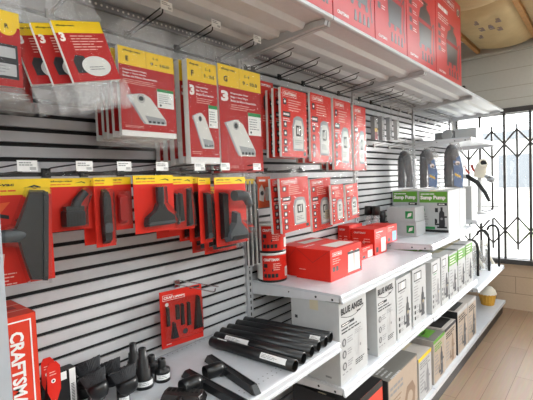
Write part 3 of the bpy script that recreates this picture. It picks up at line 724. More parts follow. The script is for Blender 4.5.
# ------------------------------------------------------------------ cartons
def pump(b, F, u, v, s, m, off=3*E1):
    "printed silhouette of a pump, s tall"
    b.rect(F, u-.16*s, v, u+.16*s, v+.08*s, m, off); b.poly(F, [(u-.13*s, v+.08*s), (u+.13*s, v+.08*s), (u+.15*s, v+.22*s), (u+.12*s, v+.75*s), (u+.06*s, v+.82*s), (u-.08*s, v+.82*s), (u-.12*s, v+.7*s)], m, off)
    b.rect(F, u-.05*s, v+.8*s, u+.05*s, v+s, m, off); b.rect(F, u-.30*s, v+.14*s, u-.1*s, v+.22*s, m, off); b.rect(F, u-.32*s, v+.14*s, u-.25*s, v+.45*s, m, off)
    b.rect(F, u+.12*s, v+.5*s, u+.24*s, v+.58*s, m, off); b.disc(F, u, v+.45*s, .06*s, 'print_grey', off+E1)
def carton(name, lab, cat, x, y, z, dx, dy, dz, m, aisle=None, near=None, topf=None, grp=None, rz=0, flaps=True):
    t = thing(name, lab, cat, (x, y, z), (0, 0, rz), grp)
    b = B(); b.box(0, dx, 0, dy, 0, dz, m)
    if aisle: aisle(b, FA(0, 0, 0), dx, dz)
    if near: near(b, FL(0, dy, 0), dy, dz)
    if topf: topf(b, FT(0, 0, dz), dx, dy)
    b.build('carton', t)
    if flaps:
        b = B(); b.box(.004, dx-.004, dy/2-.024, dy/2+.024, dz, dz+.0005, 'tape'); b.rect(FL(0, dy/2+.024, dz-.05), 0, 0, .048, .05, 'tape', .0005); b.build('packing_tape', t)
    return t

# big red vacuum cartons on the upper shelf
def vac_art(k):
    def f(b, F, w, h):
        G = lambda a, c, n=0: F(a*w, c*h, n)
        b.frame(F, .06*w, .86*h, .72*w, .95*h, .006*w, 'white_gloss'); b.text(F, 'CRAFTSMAN', .09*w, .88*h, .05*h, 'white_gloss', w=.6*w, bold=.03)
        b.rect(G, .82, .84, .95, .93, 'dark_gloss'); b.ring(F, .885*w, .885*h, .045*w, .01*w, 'white_gloss', 2*E1)
        b.lines(F, .08*w, .735*h, .4*w, 1, 1, .045*h, 'white_gloss', seed=k+20)
        b.lines(F, .08*w, .67*h, .5*w, 3, .025*h, .009*h, 'white_gloss', seed=k)
        for q in range(4): b.rect(G, .08, .52-.08*q, .16, .57-.08*q, 'dark_gloss'); b.lines(F, .19*w, (.55-.08*q)*h, .14*w, 2, .02*h, .007*h, 'white_gloss', seed=k*5+q)
        # the vacuum: drum, lid, handle, hose, casters
        c = .60
        b.poly(G, [(c-.20, .22), (c+.20, .22), (c+.23, .42), (c-.23, .42)], 'dark_gloss', 2*E1); b.rect(G, c-.24, .42, c+.24, .46, 'red_dark', 2*E1)
        b.poly(G, [(c-.22, .46), (c+.22, .46), (c+.17, .56), (c+.06, .60), (c+.05, .64), (c-.05, .64), (c-.06, .60), (c-.17, .56)], 'dark_gloss', 2*E1)
        b.rect(G, c-.10, .64, c+.10, .66, 'dark_gloss', 2*E1)
        for dx in (-.18, 0, .18): b.disc(F, (c+dx)*w, .20*h, .04*w, 'dark_gloss', 2*E1, 12)
        P = [(c+.24, .44), (c+.31, .50), (c+.32, .40), (c+.29, .25), (c+.32, .12)]
        for a, q in zip(P, P[1:]): b.poly(G, [(a[0]-.014, a[1]), (a[0]+.014, a[1]), (q[0]+.014, q[1]), (q[0]-.014, q[1])], 'dark_gloss', 2*E1)
        for q in range(4): b.prism(G, [(.46+.11*q, .07), (.53+.11*q, .07), (.51+.11*q, .15), (.48+.11*q, .15)], E1, 2*E1, 'dark_gloss')
        b.text(F, 'CRAFTSMAN', .08*w, .05*h, .025*h, 'white_gloss', w=.25*w, bold=.03)
    return f
XB = [.90, 1.318, 1.574, 1.994, 2.430, 2.968, 3.604]
for k in range(6):
    if k == 0: continue
    carton('vacuum_carton', ('', 'bright red vacuum carton at the top edge, mostly cut off by the photo frame', 'red vacuum carton on the upper shelf with a pale glare, leftmost broad one', 'red vacuum carton on the upper shelf between the glare carton and the last two',
           'red vacuum carton on the upper shelf, second from the right end', 'last red vacuum carton at the right end of the upper shelf below the tan insulation')[k], 'vacuum carton',
           XB[k]+.004, SY+.012, UZ+.0125, XB[k+1]-XB[k]-.008, .46, .655, 'red_gloss', vac_art(k-1), grp='red vacuum cartons along the upper shelf')
b = B(); b.lathe((0, 0, 0), (0, 0, 1), [(0, 0), (.03, 0), (.034, .02), (.02, .035), (.018, .05), (0, .055)], 'black_plastic', 14); b.tube([(-.03, 0, .02), (-.10, .01, .015), (-.13, .03, .02)], .013, 'black_plastic', 8)
tag(b.build('cable_coil', None, (3.80, SY+.05, UZ+.0125)), 'small black fitting lying on the upper shelf right of the last red carton', 'fitting')

# grey lettered pump cartons on the low shelf
def ba_art(var):
    def f(b, F, w, h):
        G = lambda a, c, n=0: F(a*w, c*h, n)
        if var == 0:
            b.text(F, 'BLUE ANGEL', .06*w, .84*h, .085*h, 'print_dark', w=.82*w, bold=.05)
            P = [(.06+.83*i/12, .835-.06*math.sin(PI*i/12)) for i in range(13)]
            for a, q in zip(P, P[1:]): b.poly(G, [(a[0], a[1]-.008), (q[0], q[1]-.008), q, a], 'print_dark')
            b.lines(F, .62*w, .79*h, .2*w, 1, 1, .02*h, 'print_dark', seed=3)
            b.rect(G, .06, .70, .52, .735, 'print_dark'); b.lines(F, .09*w, .712*h, .38*w, 1, 1, .012*h, 'print_white')
            b.lines(F, .06*w, .655*h, .84*w, 1, .03*h, .018*h, 'print_dark', seed=1); b.lines(F, .06*w, .615*h, .7*w, 1, .03*h, .018*h, 'print_dark', seed=2)
            for q in range(3):
                v = .50-.145*q; b.disc(F, .14*w, v*h, .075*w, 'print_grey', n=20); b.ring(F, .14*w, v*h, .06*w, .012*w, 'print_dark', 2*E1); b.rect(G, .12, v-.03, .16, v+.03, 'print_lightgrey', 2*E1)
                b.lines(F, .25*w, (v+.03)*h, .2*w, 3, .028*h, .012*h, 'print_grey', seed=q)
            pump(b, F, .72*w, .2*h, .34*h, 'print_lightgrey', 2*E1)
            for q in range(3): b.rect(G, .52, .30+.09*q, .525, .36+.09*q, 'print_grey')
            b.lines(F, .52*w, .57*h, .34*w, 3, .022*h, .008*h, 'print_grey', seed=8); b.lines(F, .52*w, .18*h, .38*w, 3, .025*h, .012*h, 'print_dark', seed=6)
            for q in range(3): b.rect(G, .06+.12*q, .05, .14+.12*q, .10, 'print_lightgrey'); b.rect(G, .06+.12*q, .115, .13+.12*q, .13, 'print_grey')
        else:
            b.frame(F, .10*w, .78*h, .66*w, .94*h, .03*w, 'print_dark'); b.rect(G, .14, .80, .62, .92, 'print_lightgrey'); b.rect(G, .34, .81, .52, .91, 'print_white', 2*E1)
            b.rect(G, .20, .74, .55, .755, 'green_print' if var == 2 else 'print_grey')
            b.lines(F, .1*w, .68*h, .4*w, 6, .05*h, .016*h, 'print_grey', seed=var)
            for q in range(3): b.rect(G, .10, .30-.1*q, .20, .36-.1*q, 'print_dark'); b.lines(F, .24*w, (.34-.1*q)*h, .2*w, 2, .03*h, .012*h, 'print_grey', seed=q+var)
            pump(b, F, .72*w, .10*h, .52*h, 'pump_grey' if var == 1 else 'print_grey', 2*E1)
            b.disc(F, .72*w, .36*h, .05*w, 'tape', 5*E1)
    return f
def ba_side(b, F, w, h):
    b.rect(F, .70*w, .06*h, .82*w, .085*h, 'print_grey'); b.rect(F, .08*w, .72*h, .14*w, .76*h, 'print_dark')
ZL = .6655
GB = 'grey lettered pump cartons on the low shelves'
carton('pump_carton', 'nearest large white pump carton with bold grey lettering beside the black pipes', 'pump carton', 1.562, .932, ZL, .272, .27, .385, 'carton_white', ba_art(0), ba_side, grp=GB, rz=.01)
carton('pump_carton', 'second large white pump carton with the same bold lettering', 'pump carton', 1.945, .93, ZL, .235, .27, .385, 'carton_white', ba_art(0), ba_side, grp=GB, rz=-.01)
carton('pump_carton', 'white pump carton with a window picture, first right of the two bold lettered cartons', 'pump carton', 2.205, .93, ZL, .225, .27, .355, 'carton_white', ba_art(1), ba_side, grp=GB, rz=.015)
carton('pump_carton', 'white pump carton with a window picture, second right of the bold lettered cartons', 'pump carton', 2.465, .935, ZL, .225, .26, .36, 'carton_white', ba_art(1), ba_side, grp=GB, rz=-.02)
ZL2 = .6555
carton('pump_carton', 'white pump carton with a green line under its window picture', 'pump carton', 2.79, .925, ZL2, .20, .24, .36, 'carton_white', ba_art(2), ba_side, grp=GB, rz=.03)
def green_art(v):
    def f(b, F, w, h):
        G = lambda a, c, n=0: F(a*w, c*h, n)
        b.rect(G, .0, .74, 1, .97, 'green'); b.lines(F, .1*w, .9*h, .7*w, 3, .06*h, .022*h, 'print_white', seed=v)
        pump(b, F, .68*w, .10*h, .5*h, 'pump_grey', 2*E1); b.lines(F, .1*w, .62*h, .35*w, 6, .07*h, .02*h, 'print_grey', seed=v+3); b.rect(G, .1, .06, .4, .12, 'print_grey')
    return f
def green_side(b, F, w, h):
    b.rect(F, 0, .62*h, w, .97*h, 'green'); b.rect(F, .3*w, .72*h, .8*w, .8*h, 'print_white', 2*E1); b.rect(F, .55*w, .02*h, w, .12*h, 'black_paper')
GG = 'green topped pump cartons on the low shelf'
carton('pump_carton', 'small white pump carton without a green band beside the green pump cartons', 'pump carton', 3.015, .93, ZL2, .165, .24, .36, 'carton_white', ba_art(1), None, grp=GB)
for k, (x, lab) in enumerate(((3.205, 'white and green pump carton on the low shelf, nearest of the row'), (3.445, 'white and green pump carton on the low shelf, middle of the row'), (3.675, 'white and green pump carton on the low shelf, farthest of the row'))):
    carton('pump_carton', lab, 'pump carton', x, .93, ZL2, .215, .24, .345+.008*k, 'carton_white', green_art(k), green_side, grp=GG)
carton('pump_carton', 'wide green carton standing behind the row of white and green pump cartons', 'pump carton', 3.22, 1.20, ZL2, .66, .2, .44, 'green', green_art(7), None, grp=GG)

# boxes on the base shelf
def dark_top(b, F, w, h):
    b.rect(F, .04*w, .05*h, .96*w, .95*h, 'black_paper'); b.frame(F, .3*w, .2*h, .8*w, .45*h, .02*w, 'print_white', 2*E1); b.lines(F, .35*w, .3*h, .4*w, 2, .06*h, .02*h, 'print_white')
def red_front(b, F, w, h):
    b.rect(F, 0, 0, w, h, 'red_orange'); b.rect(F, 0, .9*h, w, h, 'black_paper', 2*E1); b.poly(F, [(.3*w, .2*h), (.7*w, .2*h), (.78*w, .6*h), (.6*w, .8*h), (.35*w, .78*h)], 'black_paper', 2*E1); b.disc(F, .5*w, .5*h, .1*w, 'print_white', 3*E1)
    b.lines(F, .08*w, .84*h, .6*w, 2, .05*h, .02*h, 'print_white', off=3*E1)
def brown_front(b, F, w, h):
    b.rect(F, .02*w, .02*h, .98*w, .98*h, 'beige_print'); b.lines(F, .06*w, .80*h, .55*w, 2, .09*h, .05*h, 'print_grey', seed=7)
    b.poly(F, [(.52*w, .08*h), (.86*w, .08*h), (.90*w, .45*h), (.80*w, .62*h), (.60*w, .60*h), (.50*w, .35*h)], 'brown_carton', 2*E1); b.disc(F, .7*w, .36*h, .1*w, 'beige_print', 3*E1)
    b.lines(F, .06*w, .6*h, .36*w, 6, .07*h, .025*h, 'brown_carton', seed=2)
def grey_topf(b, F, w, h):
    b.rect(F, 0, 0, w, h, 'grey_top'); b.poly(F, [(.45*w, .3*h), (.7*w, .35*h), (.85*w, .55*h), (.7*w, .8*h), (.4*w, .7*h)], 'black_paper', 2*E1); b.lines(F, .08*w, .3*h, .3*w, 5, .08*h, .03*h, 'print_lightgrey')
def small_front(v):
    def f(b, F, w, h):
        b.rect(F, .03*w, .03*h, .97*w, .90*h, ('print_lightgrey', 'beige_print', 'beige_print', 'beige_print')[v]); pump(b, F, .66*w, .06*h, .66*h, ('print_grey', 'pump_grey', 'brown_carton', 'pump_grey')[v]); b.lines(F, .1*w, .84*h, .8*w, 3, .055*h, .03*h, ('print_grey', 'green', 'print_dark', 'print_dark')[v], seed=v); b.rect(F, 0, .92*h, w, h, ('yellow', 'green', 'print_dark', 'print_lightgrey')[v])
        b.lines(F, .1*w, .6*h, .34*w, 6, .08*h, .03*h, 'print_grey', seed=v+2)
    return f
def green_topf(b, F, w, h):
    b.rect(F, .02*w, 0, .98*w, h, 'grey_top'); b.rect(F, .2*w, .15*h, .85*w, .6*h, 'green', 2*E1); b.lines(F, .25*w, .4*h, .5*w, 2, .1*h, .04*h, 'print_white')
def black_topf(b, F, w, h):
    b.rect(F, .05*w, .1*h, .95*w, .9*h, 'black_paper'); b.lines(F, .15*w, .5*h, .6*w, 2, .12*h, .05*h, 'print_lightgrey')
def kraft_side(b, F, w, h): b.rect(F, 0, 0, w, h, 'print_dark')
GS = 'cartons on the base shelf'; Z0 = .1505
carton('carton', 'black topped carton with a red front on the base shelf, nearest the camera', 'carton', 1.655, .925, Z0, .32, .36, .385, 'black_paper', red_front, kraft_side, dark_top, GS)
carton('carton', 'large beige and brown pump carton with a grey printed top on the base shelf', 'carton', 2.035, .92, Z0, .44, .36, .345, 'grey_top', brown_front, kraft_side, grey_topf, GS, flaps=False)
carton('carton', 'white carton with a yellow edge between the beige carton and the green topped one', 'carton', 2.51, .925, Z0, .24, .30, .29, 'carton_grey', small_front(0), None, None, GS)
carton('carton', 'white carton with a green printed top on the base shelf', 'carton', 2.80, .925, Z0, .25, .34, .31, 'carton_grey', small_front(1), ba_side, green_topf, GS, flaps=False)
carton('carton', 'white carton with a black printed top beside the green topped one', 'carton', 3.07, .93, Z0, .28, .32, .31, 'carton_grey', small_front(2), None, black_topf, GS, flaps=False)
carton('carton', 'tall pale carton with dark stripes at the top, left of the last pair', 'carton', 3.385, .925, Z0, .30, .30, .355, 'carton_grey', small_front(3), kraft_side, black_topf, GS, flaps=False)
carton('carton', 'tall pale carton with dark stripes at the top, right of the last pair', 'carton', 3.70, .925, Z0, .27, .30, .35, 'carton_grey', small_front(3), None, None, GS)

# red cartons on the middle shelf
ZR = 1.0955
def red_side(b, F, w, h):
    b.poly(F, [(0, h), (.5*w, .55*h), (w, h), (.985*w, h), (.5*w, .57*h), (.015*w, h)], 'red_dark'); b.lines(F, .1*w, .3*h, .3*w, 1, 1, .02*h, 'print_pink')
def red_long(sd):
    def f(b, F, w, h):
        b.frame(F, .06*w, .78*h, .34*w, .9*h, .006*w, 'print_white'); b.text(F, 'CRAFTSMAN', .075*w, .81*h, .06*h, 'print_white', w=.25*w, bold=.03); b.lines(F, .06*w, .68*h, .3*w, 3, .07*h, .025*h, 'print_pink', seed=sd)
        for q in range(2): b.rect(F, .06*w+.1*w*q, .3*h, .13*w+.1*w*q, .45*h, 'black_paper')
        for q in range(2):
            u = .52*w+.2*w*q; b.poly(F, [(u, .1*h), (u+.2*w, .1*h), (u+.2*w, .75*h), (u+.15*w, .82*h), (u+.02*w, .76*h)], 'bag_picture', (2+q)*E1); b.rect(F, u, .7*h, u+.2*w, .78*h, 'print_dark', (3+q)*E1)
        b.rect(F, .9*w, .05*h, .97*w, .17*h, 'black_paper')
    return f
def red_topf(b, F, w, h):
    b.poly(F, [(.30*w, .12*h), (.92*w, .14*h), (.90*w, .55*h), (.34*w, .62*h)], 'bag_picture'); b.text(F, 'CRAFTSMAN', .08*w, .8*h, .08*h, 'print_white', w=.3*w, bold=.03)
def red_end(b, F, w, h):
    b.text(F, 'CRAFTSMAN', .12*w, .82*h, .07*h, 'print_white', w=.5*w, bold=.03); b.lines(F, .1*w, .6*h, .3*w, 4, .1*h, .03*h, 'print_pink', seed=4); b.lines(F, .55*w, .6*h, .3*w, 4, .1*h, .03*h, 'print_pink', seed=5); b.ring(F, .55*w, .5*h, .05*w, .015*w, 'print_white')
GR = 'red filter cartons on the middle shelf'
carton('filter_carton', 'large bright red filter carton with white bag pictures at the front of the middle shelf', 'filter carton', 1.722, 1.068, ZR, .335, .215, .162, 'red', red_long(1), red_side, red_topf, GR, flaps=False)
carton('filter_carton', 'red filter carton behind the large front one, touching the filters', 'filter carton', 1.745, 1.292, ZR, .33, .13, .162, 'red', None, red_side, red_topf, GR, flaps=False)
def tall_front(blue):
    def f(b, F, w, h):
        b.text(F, 'CRAFTSMAN', .1*w, .84*h, .05*h, 'print_white', w=.6*w, bold=.03); b.lines(F, .1*w, .76*h, .5*w, 3, .06*h, .02*h, 'print_pink')
        b.prism(F, rrect(.52*w, .06*h, .92*w, .62*h, .03*w), E1, 2*E1, 'lightblue' if blue else 'bag_picture'); b.rect(F, .1*w, .1*h, .3*w, .3*h, 'black_paper')
    return f
carton('filter_carton', 'tall red filter carton with a white bag picture, left of the pale blue one', 'filter carton', 2.472, 1.185, ZR, .185, .172, .175, 'red', tall_front(False), red_end, None, GR, flaps=False)
carton('filter_carton', 'tall red filter carton with a pale blue bag picture at the shelf end', 'filter carton', 2.675, 1.19, 1.147, .18, .16, .125, 'red', tall_front(True), red_end, None, GR, flaps=False)
carton('filter_carton', 'red filter carton in the back row below the small hanging packs', 'filter carton', 2.455, 1.362, ZR, .19, .09, .195, 'red', tall_front(False), red_end, None, GR, flaps=False)
carton('filter_carton', 'low red carton lying in front of the tall red filter cartons', 'filter carton', 2.29, 1.19, ZR, .165, .11, .08, 'red', tall_front(False), red_end, None, GR, flaps=False)
# cartridge filters
def cartridge(z, lab):
    t = thing('cartridge_filter', lab, 'cartridge filter', (1.622, 1.372, z), group='round cartridge filters stacked by the upright')
    R, H = .078, .152
    b = B(); n = 72; prof = []
    vs = [V(((R-.003*(i % 2))*math.cos(2*PI*i/n), (R-.003*(i % 2))*math.sin(2*PI*i/n), zz)) for zz in (.01, H-.01) for i in range(n)]
    b.add(vs, [(i, (i+1) % n, n+(i+1) % n, n+i) for i in range(n)], 'white_paper'); b.build('pleats', t)
    for z0, nm in ((0, 'cap'), (H-.012, 'cap')):
        b = B(); b.lathe((0, 0, z0), (0, 0, 1), [(0, 0), (R, 0), (R+.002, .004), (R+.002, .009), (R, .012), (0, .012)], 'black_plastic' if z0 == 0 else 'white_paper', 32); b.build(nm, t)
    a0 = -PI*.98; span = PI*.78; Rs = R+.002
    def F(u, v, c=0): a = a0+u/Rs; return V(((Rs+c)*math.cos(a), (Rs+c)*math.sin(a), v))
    b = B(); L = span*Rs
    for q in range(20): b.rect(F, L*q/20, .012, L*(q+1)/20, H-.012, 'red', 0)
    b.text(F, 'CRAFTSMAN', .05*L, .112, .014, 'print_white', w=.42*L, bold=.03, off=.0015); b.lines(F, .30*L, .095, .3*L, 4, .010, .004, 'print_pink', off=.0015)
    b.rect(F, .05*L, .078, .15*L, .098, 'black_paper', .0015); b.rect(F, .05*L, .058, .30*L, .07, 'black_paper', .0015)
    for q in range(4): b.rect(F, .05*L+.10*L*q, .026, .13*L+.10*L*q, .046, 'black_paper', .0015)
    b.prism(F, rrect(.66*L, .025, .80*L, .075, .006), .001, .003, 'bag_picture'); b.build('label_sleeve', t)
    return t
cartridge(ZR, 'lower of the two stacked round cartridge filters with red label'); cartridge(ZR+.1535, 'upper of the two stacked round cartridge filters with red label')
# jars behind the red cartons
for px, lab in ((365.5, 'small dark capped jar behind the red cartons, left of the pair'), (376, 'small dark capped jar behind the red cartons, right of the pair')):
    p = PX(px, 211, 2.86)
    t = thing('jar', lab, 'jar', (2.86, min(p.y, 1.415), 1.1455), group='dark capped jars')
    zt = PX(px, 206, 2.86).z-1.1455
    b = B(); b.lathe((0, 0, 0), (0, 0, 1), [(0, 0), (.026, 0), (.026, zt-.075), (.022, zt-.07), (0, zt-.07)], 'milky', 20); b.build('body', t)
    b = B(); b.lathe((0, 0, zt-.07), (0, 0, 1), [(.0, 0), (.031, 0), (.031, .058), (.028, .07), (0, .07)], 'black_plastic' if px < 370 else 'tool_brown', 20); b.build('cap', t)
p = PX(387, 216, 2.93)
# green sump pump cartons
def sump_art(b, F, w, h):
    G = lambda a, c, n=0: F(a*w, c*h, n)
    b.rect(G, .03, .71, .97, .97, 'green'); b.lines(F, .08*w, .905*h, .55*w, 1, 1, .022*h, 'print_white', seed=5); b.text(F, 'Sump Pump', .06*w, .76*h, .12*h, 'print_white', w=.86*w, bold=.06)
    b.rect(G, .64, .64, .96, .70, 'black_paper'); b.lines(F, .69*w, .66*h, .2*w, 1, 1, .022*h, 'print_white', off=3*E1, seed=2)
    b.poly(G, [(.10, .52), (.18, .60), (.22, .50), (.15, .55)], 'green_print'); b.lines(F, .08*w, .42*h, .25*w, 6, .06*h, .018*h, 'print_grey', seed=3)
    pump(b, F, .78*w, .10*h, .50*h, 'print_dark', 2*E1); b.rect(G, .56, .48, .66, .58, 'print_dark', 2*E1); b.rect(G, .55, .22, .63, .31, 'print_dark', 2*E1)
    b.rect(G, .62, .10, .95, .14, 'print_dark', 2*E1); b.disc(F, .13*w, .10*h, .05*w, 'lever_red', 2*E1); b.rect(G, .2, .07, .55, .13, 'green_print'); b.rect(G, 0, -.0, 1, .06, 'black_paper')
def sump_aisle(b, F, w, h):
    b.rect(F, .6*w, 0, .64*w, h, 'print_grey'); b.rect(F, .1*w, .12*h, .4*w, .8*h, 'print_white')
GU = 'green sump pump cartons on the shelf'
carton('pump_carton', 'white and green sump pump carton, nearer the aisle of the two with big lettering', 'pump carton', 3.40, .985, 1.1455, .52, .236, .345, 'carton_white', sump_aisle, sump_art, None, GU)
carton('pump_carton', 'white and green sump pump carton against the slotted panel behind the small white boxes', 'pump carton', 3.40, 1.227, 1.1455, .52, .224, .35, 'carton_white', None, sump_art, None, GU)
def leaf(b, F, w, h): b.rect(F, .66*w, .22*h, .92*w, .74*h, 'green_print'); b.poly(F, [(.72*w, .3*h), (.86*w, .4*h), (.88*w, .64*h), (.76*w, .58*h)], 'print_white', 2*E1); b.lines(F, .1*w, .5*h, .3*w, 2, .2*h, .05*h, 'print_lightgrey')
def seam(b, F, w, h): b.rect(F, 0, .48*h, w, .5*h, 'print_lightgrey')
for k, lab in enumerate(('lower of two small white boxes with a green emblem', 'upper of two small white boxes with a green emblem')):
    carton('small_box', lab, 'box', 3.10-.004*k, 1.135+.006*k, 1.1455+.1135*k, .20, .23, .112, 'carton_white', None, leaf, seam, 'small white boxes with green emblem', flaps=False)
b = B(); b.lathe((0, 0, 0), (0, 0, 1), [(0, 0), (.03, 0), (.03, .14), (.034, .142), (.034, .20), (0, .20)], 'black_plastic', 16); tag(b.build('bottle', None, (3.02, 1.385, 1.1455)), 'small black capped bottle left of the two small white boxes', 'bottle')

# ------------------------------------------------------------------ black pipes and tools on the perforated shelf
ZS = .8905
PLN = [(1.162, 1.350), (1.214, 1.378), (1.268, 1.396), (1.322, 1.405), (1.386, 1.41), (1.441, 1.41)]
PRN = [(1.186, .905), (1.258, .916), (1.330, .926), (1.388, .930), (1.448, .933), (1.502, .940)]
PLB = ['front black pipe with a white label near its open end', 'black pipe with a white label near its far end, second from the front', 'plain black pipe, third from the front of the row',
       'plain black pipe, fourth from the front of the row', 'black pipe with a narrow white sticker by its open end, fifth from the front', 'rearmost black pipe of the row, nearest the white carton']
for k in range(6):
    a, e = V((*PLN[k], 0)), V((*PRN[k], 0)); d = (e-a).normalized(); L = (e-a).length; r = .0235
    t = thing('extension_pipe', PLB[k], 'pipe', (a.x, a.y, ZS+.001), group='black extension pipes lying on the shelf')
    o = V((0, 0, r))
    b = B(); b.lathe(o, d, [(r-.003, L), (r, L-.001), (r, .10), (r*.93, .05), (r*.90, 0), (r*.90-.003, 0)], 'pipe_black', 28)
    b.lathe(o, d, [(r-.003, L), (r-.003, .02), (0, .02)], 'pipe_inside', 28); b.build('tube', t)
    if k in (0, 1, 4):
        h0, h1 = {0: (L-.155, L-.03), 1: (.07, .20), 4: (L-.07, L-.02)}[k]
        b = B(); ax = d; aa = ax.orthogonal().normalized(); bb = ax.cross(aa)
        # angle that faces the aisle and up
        up = V((-.75, -.35, .55)); up = (up-ax*up.dot(ax)).normalized(); sd = ax.cross(up)
        def F(u, v, c=0): return o+ax*(h0+u)+(up*math.cos(v/r)+sd*math.sin(v/r))*(r+.0006+c)
        for q in range(6): b.rect(F, 0, -.012+.004*q, h1-h0, -.008+.004*q, 'tag_white', 0)
        b.lines(F, .006, .004, (h1-h0)*.8, 3, .005, .0016, 'print_grey', off=.0004); b.build('label', t, label='white paper label')
    if k == 0:
        b = B(); up = V((-.2, 0, 1)); up = (up-d*up.dot(d)).normalized(); sd = d.cross(up)
        def F(u, v, c=0): return o+d*(.04+u)+(up*math.cos(v/r)+sd*math.sin(v/r))*(r*.97+c)
        b.rect(F, 0, -.003, .13, .003, 'tag_white', .0006); b.build('sticker', t, label='thin white sticker')
def ttool(a, e, nk, lab):
    a, e, nk = V((a[0], a[1], 0)), V((e[0], e[1], 0)), V((nk[0], nk[1], 0))
    m = (a+e)/2; d = (e-a).normalized(); L = (e-a).length; s = V((-d.y, d.x, 0))
    if s.dot(nk-m) < 0: s = -s
    t = thing('floor_tool', lab, 'vacuum tool', (m.x, m.y, ZS), group='black T shaped floor tools on the shelf')
    F = plane((0, 0, 0), d, s, (0, 0, 1))
    b = B(); b.prism(F, [(-L/2, -.014), (L/2, -.014), (L/2, .012), (L/2-.01, .018), (-L/2+.01, .018), (-L/2, .012)], .003, .030, 'pipe_black', inset=.12)
    b.prism(F, [(-L/2+.01, -.011), (L/2-.01, -.011), (L/2-.01, .011), (-L/2+.01, .011)], .0, .004, 'bristle'); b.build('head', t)
    b = B(); b.obox(F, -L/2+.03, L/2-.03, -.008, -.004, .030, .033, 'tool_grey'); b.build('ridge', t)
    u = (nk-m).dot(d)
    pr = [(0, .0), (.021, 0), (.026, .02), (.026, .075), (.023, .075), (.023, .03), (0, .03)]
    b = B(); b.lathe(F(u, .012, .028), s, pr, 'pipe_black', 28); b.prism(F, [(u-.03, .005), (u+.03, .005), (u+.022, .035), (u-.022, .035)], .006, .036, 'pipe_black', inset=.1); b.build('neck', t)
q = lambda x, y, z=.9: PZ(x, y, z)
ttool(q(207, 358), q(258, 393), q(222, 372), 'black T shaped floor tool lying nearest the pipes')
ttool(q(184, 373), q(250, 410), q(202, 384), 'black T shaped floor tool lying nearer the camera, partly cut off')
# upholstery tool cut by the frame
c = q(178, 393); t = thing('upholstery_tool', 'flat dark brown black upholstery tool with a slotted back at the bottom edge', 'vacuum tool', (c.x, c.y-.03, ZS), (0, 0, -1.05))
F = FT(0, 0, 0); b = B(); b.prism(F, [(-.075, -.03), (.075, -.03), (.08, 0), (.075, .03), (-.075, .03), (-.08, 0)], 0, .024, 'tool_brown', inset=.15)
for k in range(7): b.obox(F, -.058+.017*k, -.048+.017*k, -.002, .018, .023, .026, 'slot_black')
b.build('head', t); b = B(); b.tube([F(0, -.015, .012), F(0, -.06, .015), F(0, -.10, .02)], [.011, .011, .012], 'black_plastic', 16); b.build('neck', t)
# round dusting brushes
def brush(base, top, R, lab, lbl=None, ax=None):
    t = thing('dusting_brush', lab, 'vacuum brush', (base.x, base.y, ZS), group='round black dusting brushes')
    T = top-V((base.x, base.y, ZS)); ax = V(ax).normalized()
    c = T-ax*.038               # where the bristles leave the body
    b = B(); b.lathe((0, 0, 0), (0, 0, 1), [(0, 0), (.022, 0), (.021, .05), (.0, .05)], 'black_plastic', 20)
    b.tube([V((0, 0, .045)), V((0, 0, .06))*.6+(c-ax*.05)*.4, c-ax*.035], [.021, .021, .020], 'black_plastic', 18); b.build('neck', t)
    b = B(); b.lathe(c-ax*.045, ax, [(0, 0), (.020, 0), (R*.72, .012), (R*.84, .03), (R*.84, .046), (0, .046)], 'black_plastic', 28); body = b.build('body', t)
    b = B(); n = 96; rnd = random.Random(len(lab)); e1 = ax.orthogonal().normalized(); e2 = ax.cross(e1); vs = []
    for rr, hh in ((.80, 0), (.93, .016), (1.10, .040)):
        for i in range(n):
            a = 2*PI*i/n; k = rr*R-(.0022 if i % 2 else 0)-rnd.uniform(0, .0012); vs.append(c+ax*(hh+(rnd.uniform(-.002, .002) if hh > .03 else 0))+(e1*math.cos(a)+e2*math.sin(a))*k)
    b.add(vs, [(i*n+j, i*n+(j+1) % n, (i+1)*n+(j+1) % n, (i+1)*n+j) for i in range(2) for j in range(n)], 'bristle')
    for rr, hh in ((1.06, .036), (.8, .039), (.5, .038), (.2, .040)): pass
    m = 24; vs = []
    for q in range(7):
        for i in range(n//2):
            a = 4*PI*i/n; vs.append(c+ax*(.036+rnd.uniform(-.003, .003))+(e1*math.cos(a)+e2*math.sin(a))*R*1.06*(1-q/6.5))
    k = n//2; b.add(vs, [(i*k+j, i*k+(j+1) % k, (i+1)*k+(j+1) % k, (i+1)*k+j) for i in range(6) for j in range(k)], 'bristle'); b.build('bristles', body)
    if lbl:
        b = B(); d_ = V((-.35, -.94, .0)).normalized(); sd = V((d_.y*-1, d_.x, 0)); o = V((0, 0, lbl[0])); 
        def F(u, v, cc=0): a = u/.0225; return o+(d_*math.cos(a)+sd*math.sin(a))*(.0226+cc+lbl[3])+V((0, 0, v))
        for k in range(6): b.rect(F, lbl[1]*(-.5+k/6), 0, lbl[1]*(-.5+(k+1)/6), lbl[2], 'tag_white', 0)
        b.lines(F, -lbl[1]*.4, lbl[2]*.8, lbl[1]*.8, 4, lbl[2]*.2, lbl[2]*.07, 'print_grey', off=.0005); b.build('label', t, label='white paper label')
BX = (-.12, .42, .90)
brush(V((.606, 1.40, 0)), PY(86, 362, 1.38), .044, 'round dusting brush at the back left of the cluster, tilted left', None, BX)
brush(V((.588, 1.275, 0)), PY(92, 373, 1.275), .039, 'round dusting brush in front with a square white label on its neck', (.035, .028, .034, .001), BX)
brush(V((.71, 1.40, 0)), PY(109, 361.5, 1.385), .037, 'round dusting brush at the back right of the cluster', None, (-.02, .40, .92))
brush(V((.676, 1.255, 0)), PY(122, 369, 1.26), .043, 'largest round dusting brush in front right with a label at its base', (.005, .034, .02, .001), (-.10, .38, .92))
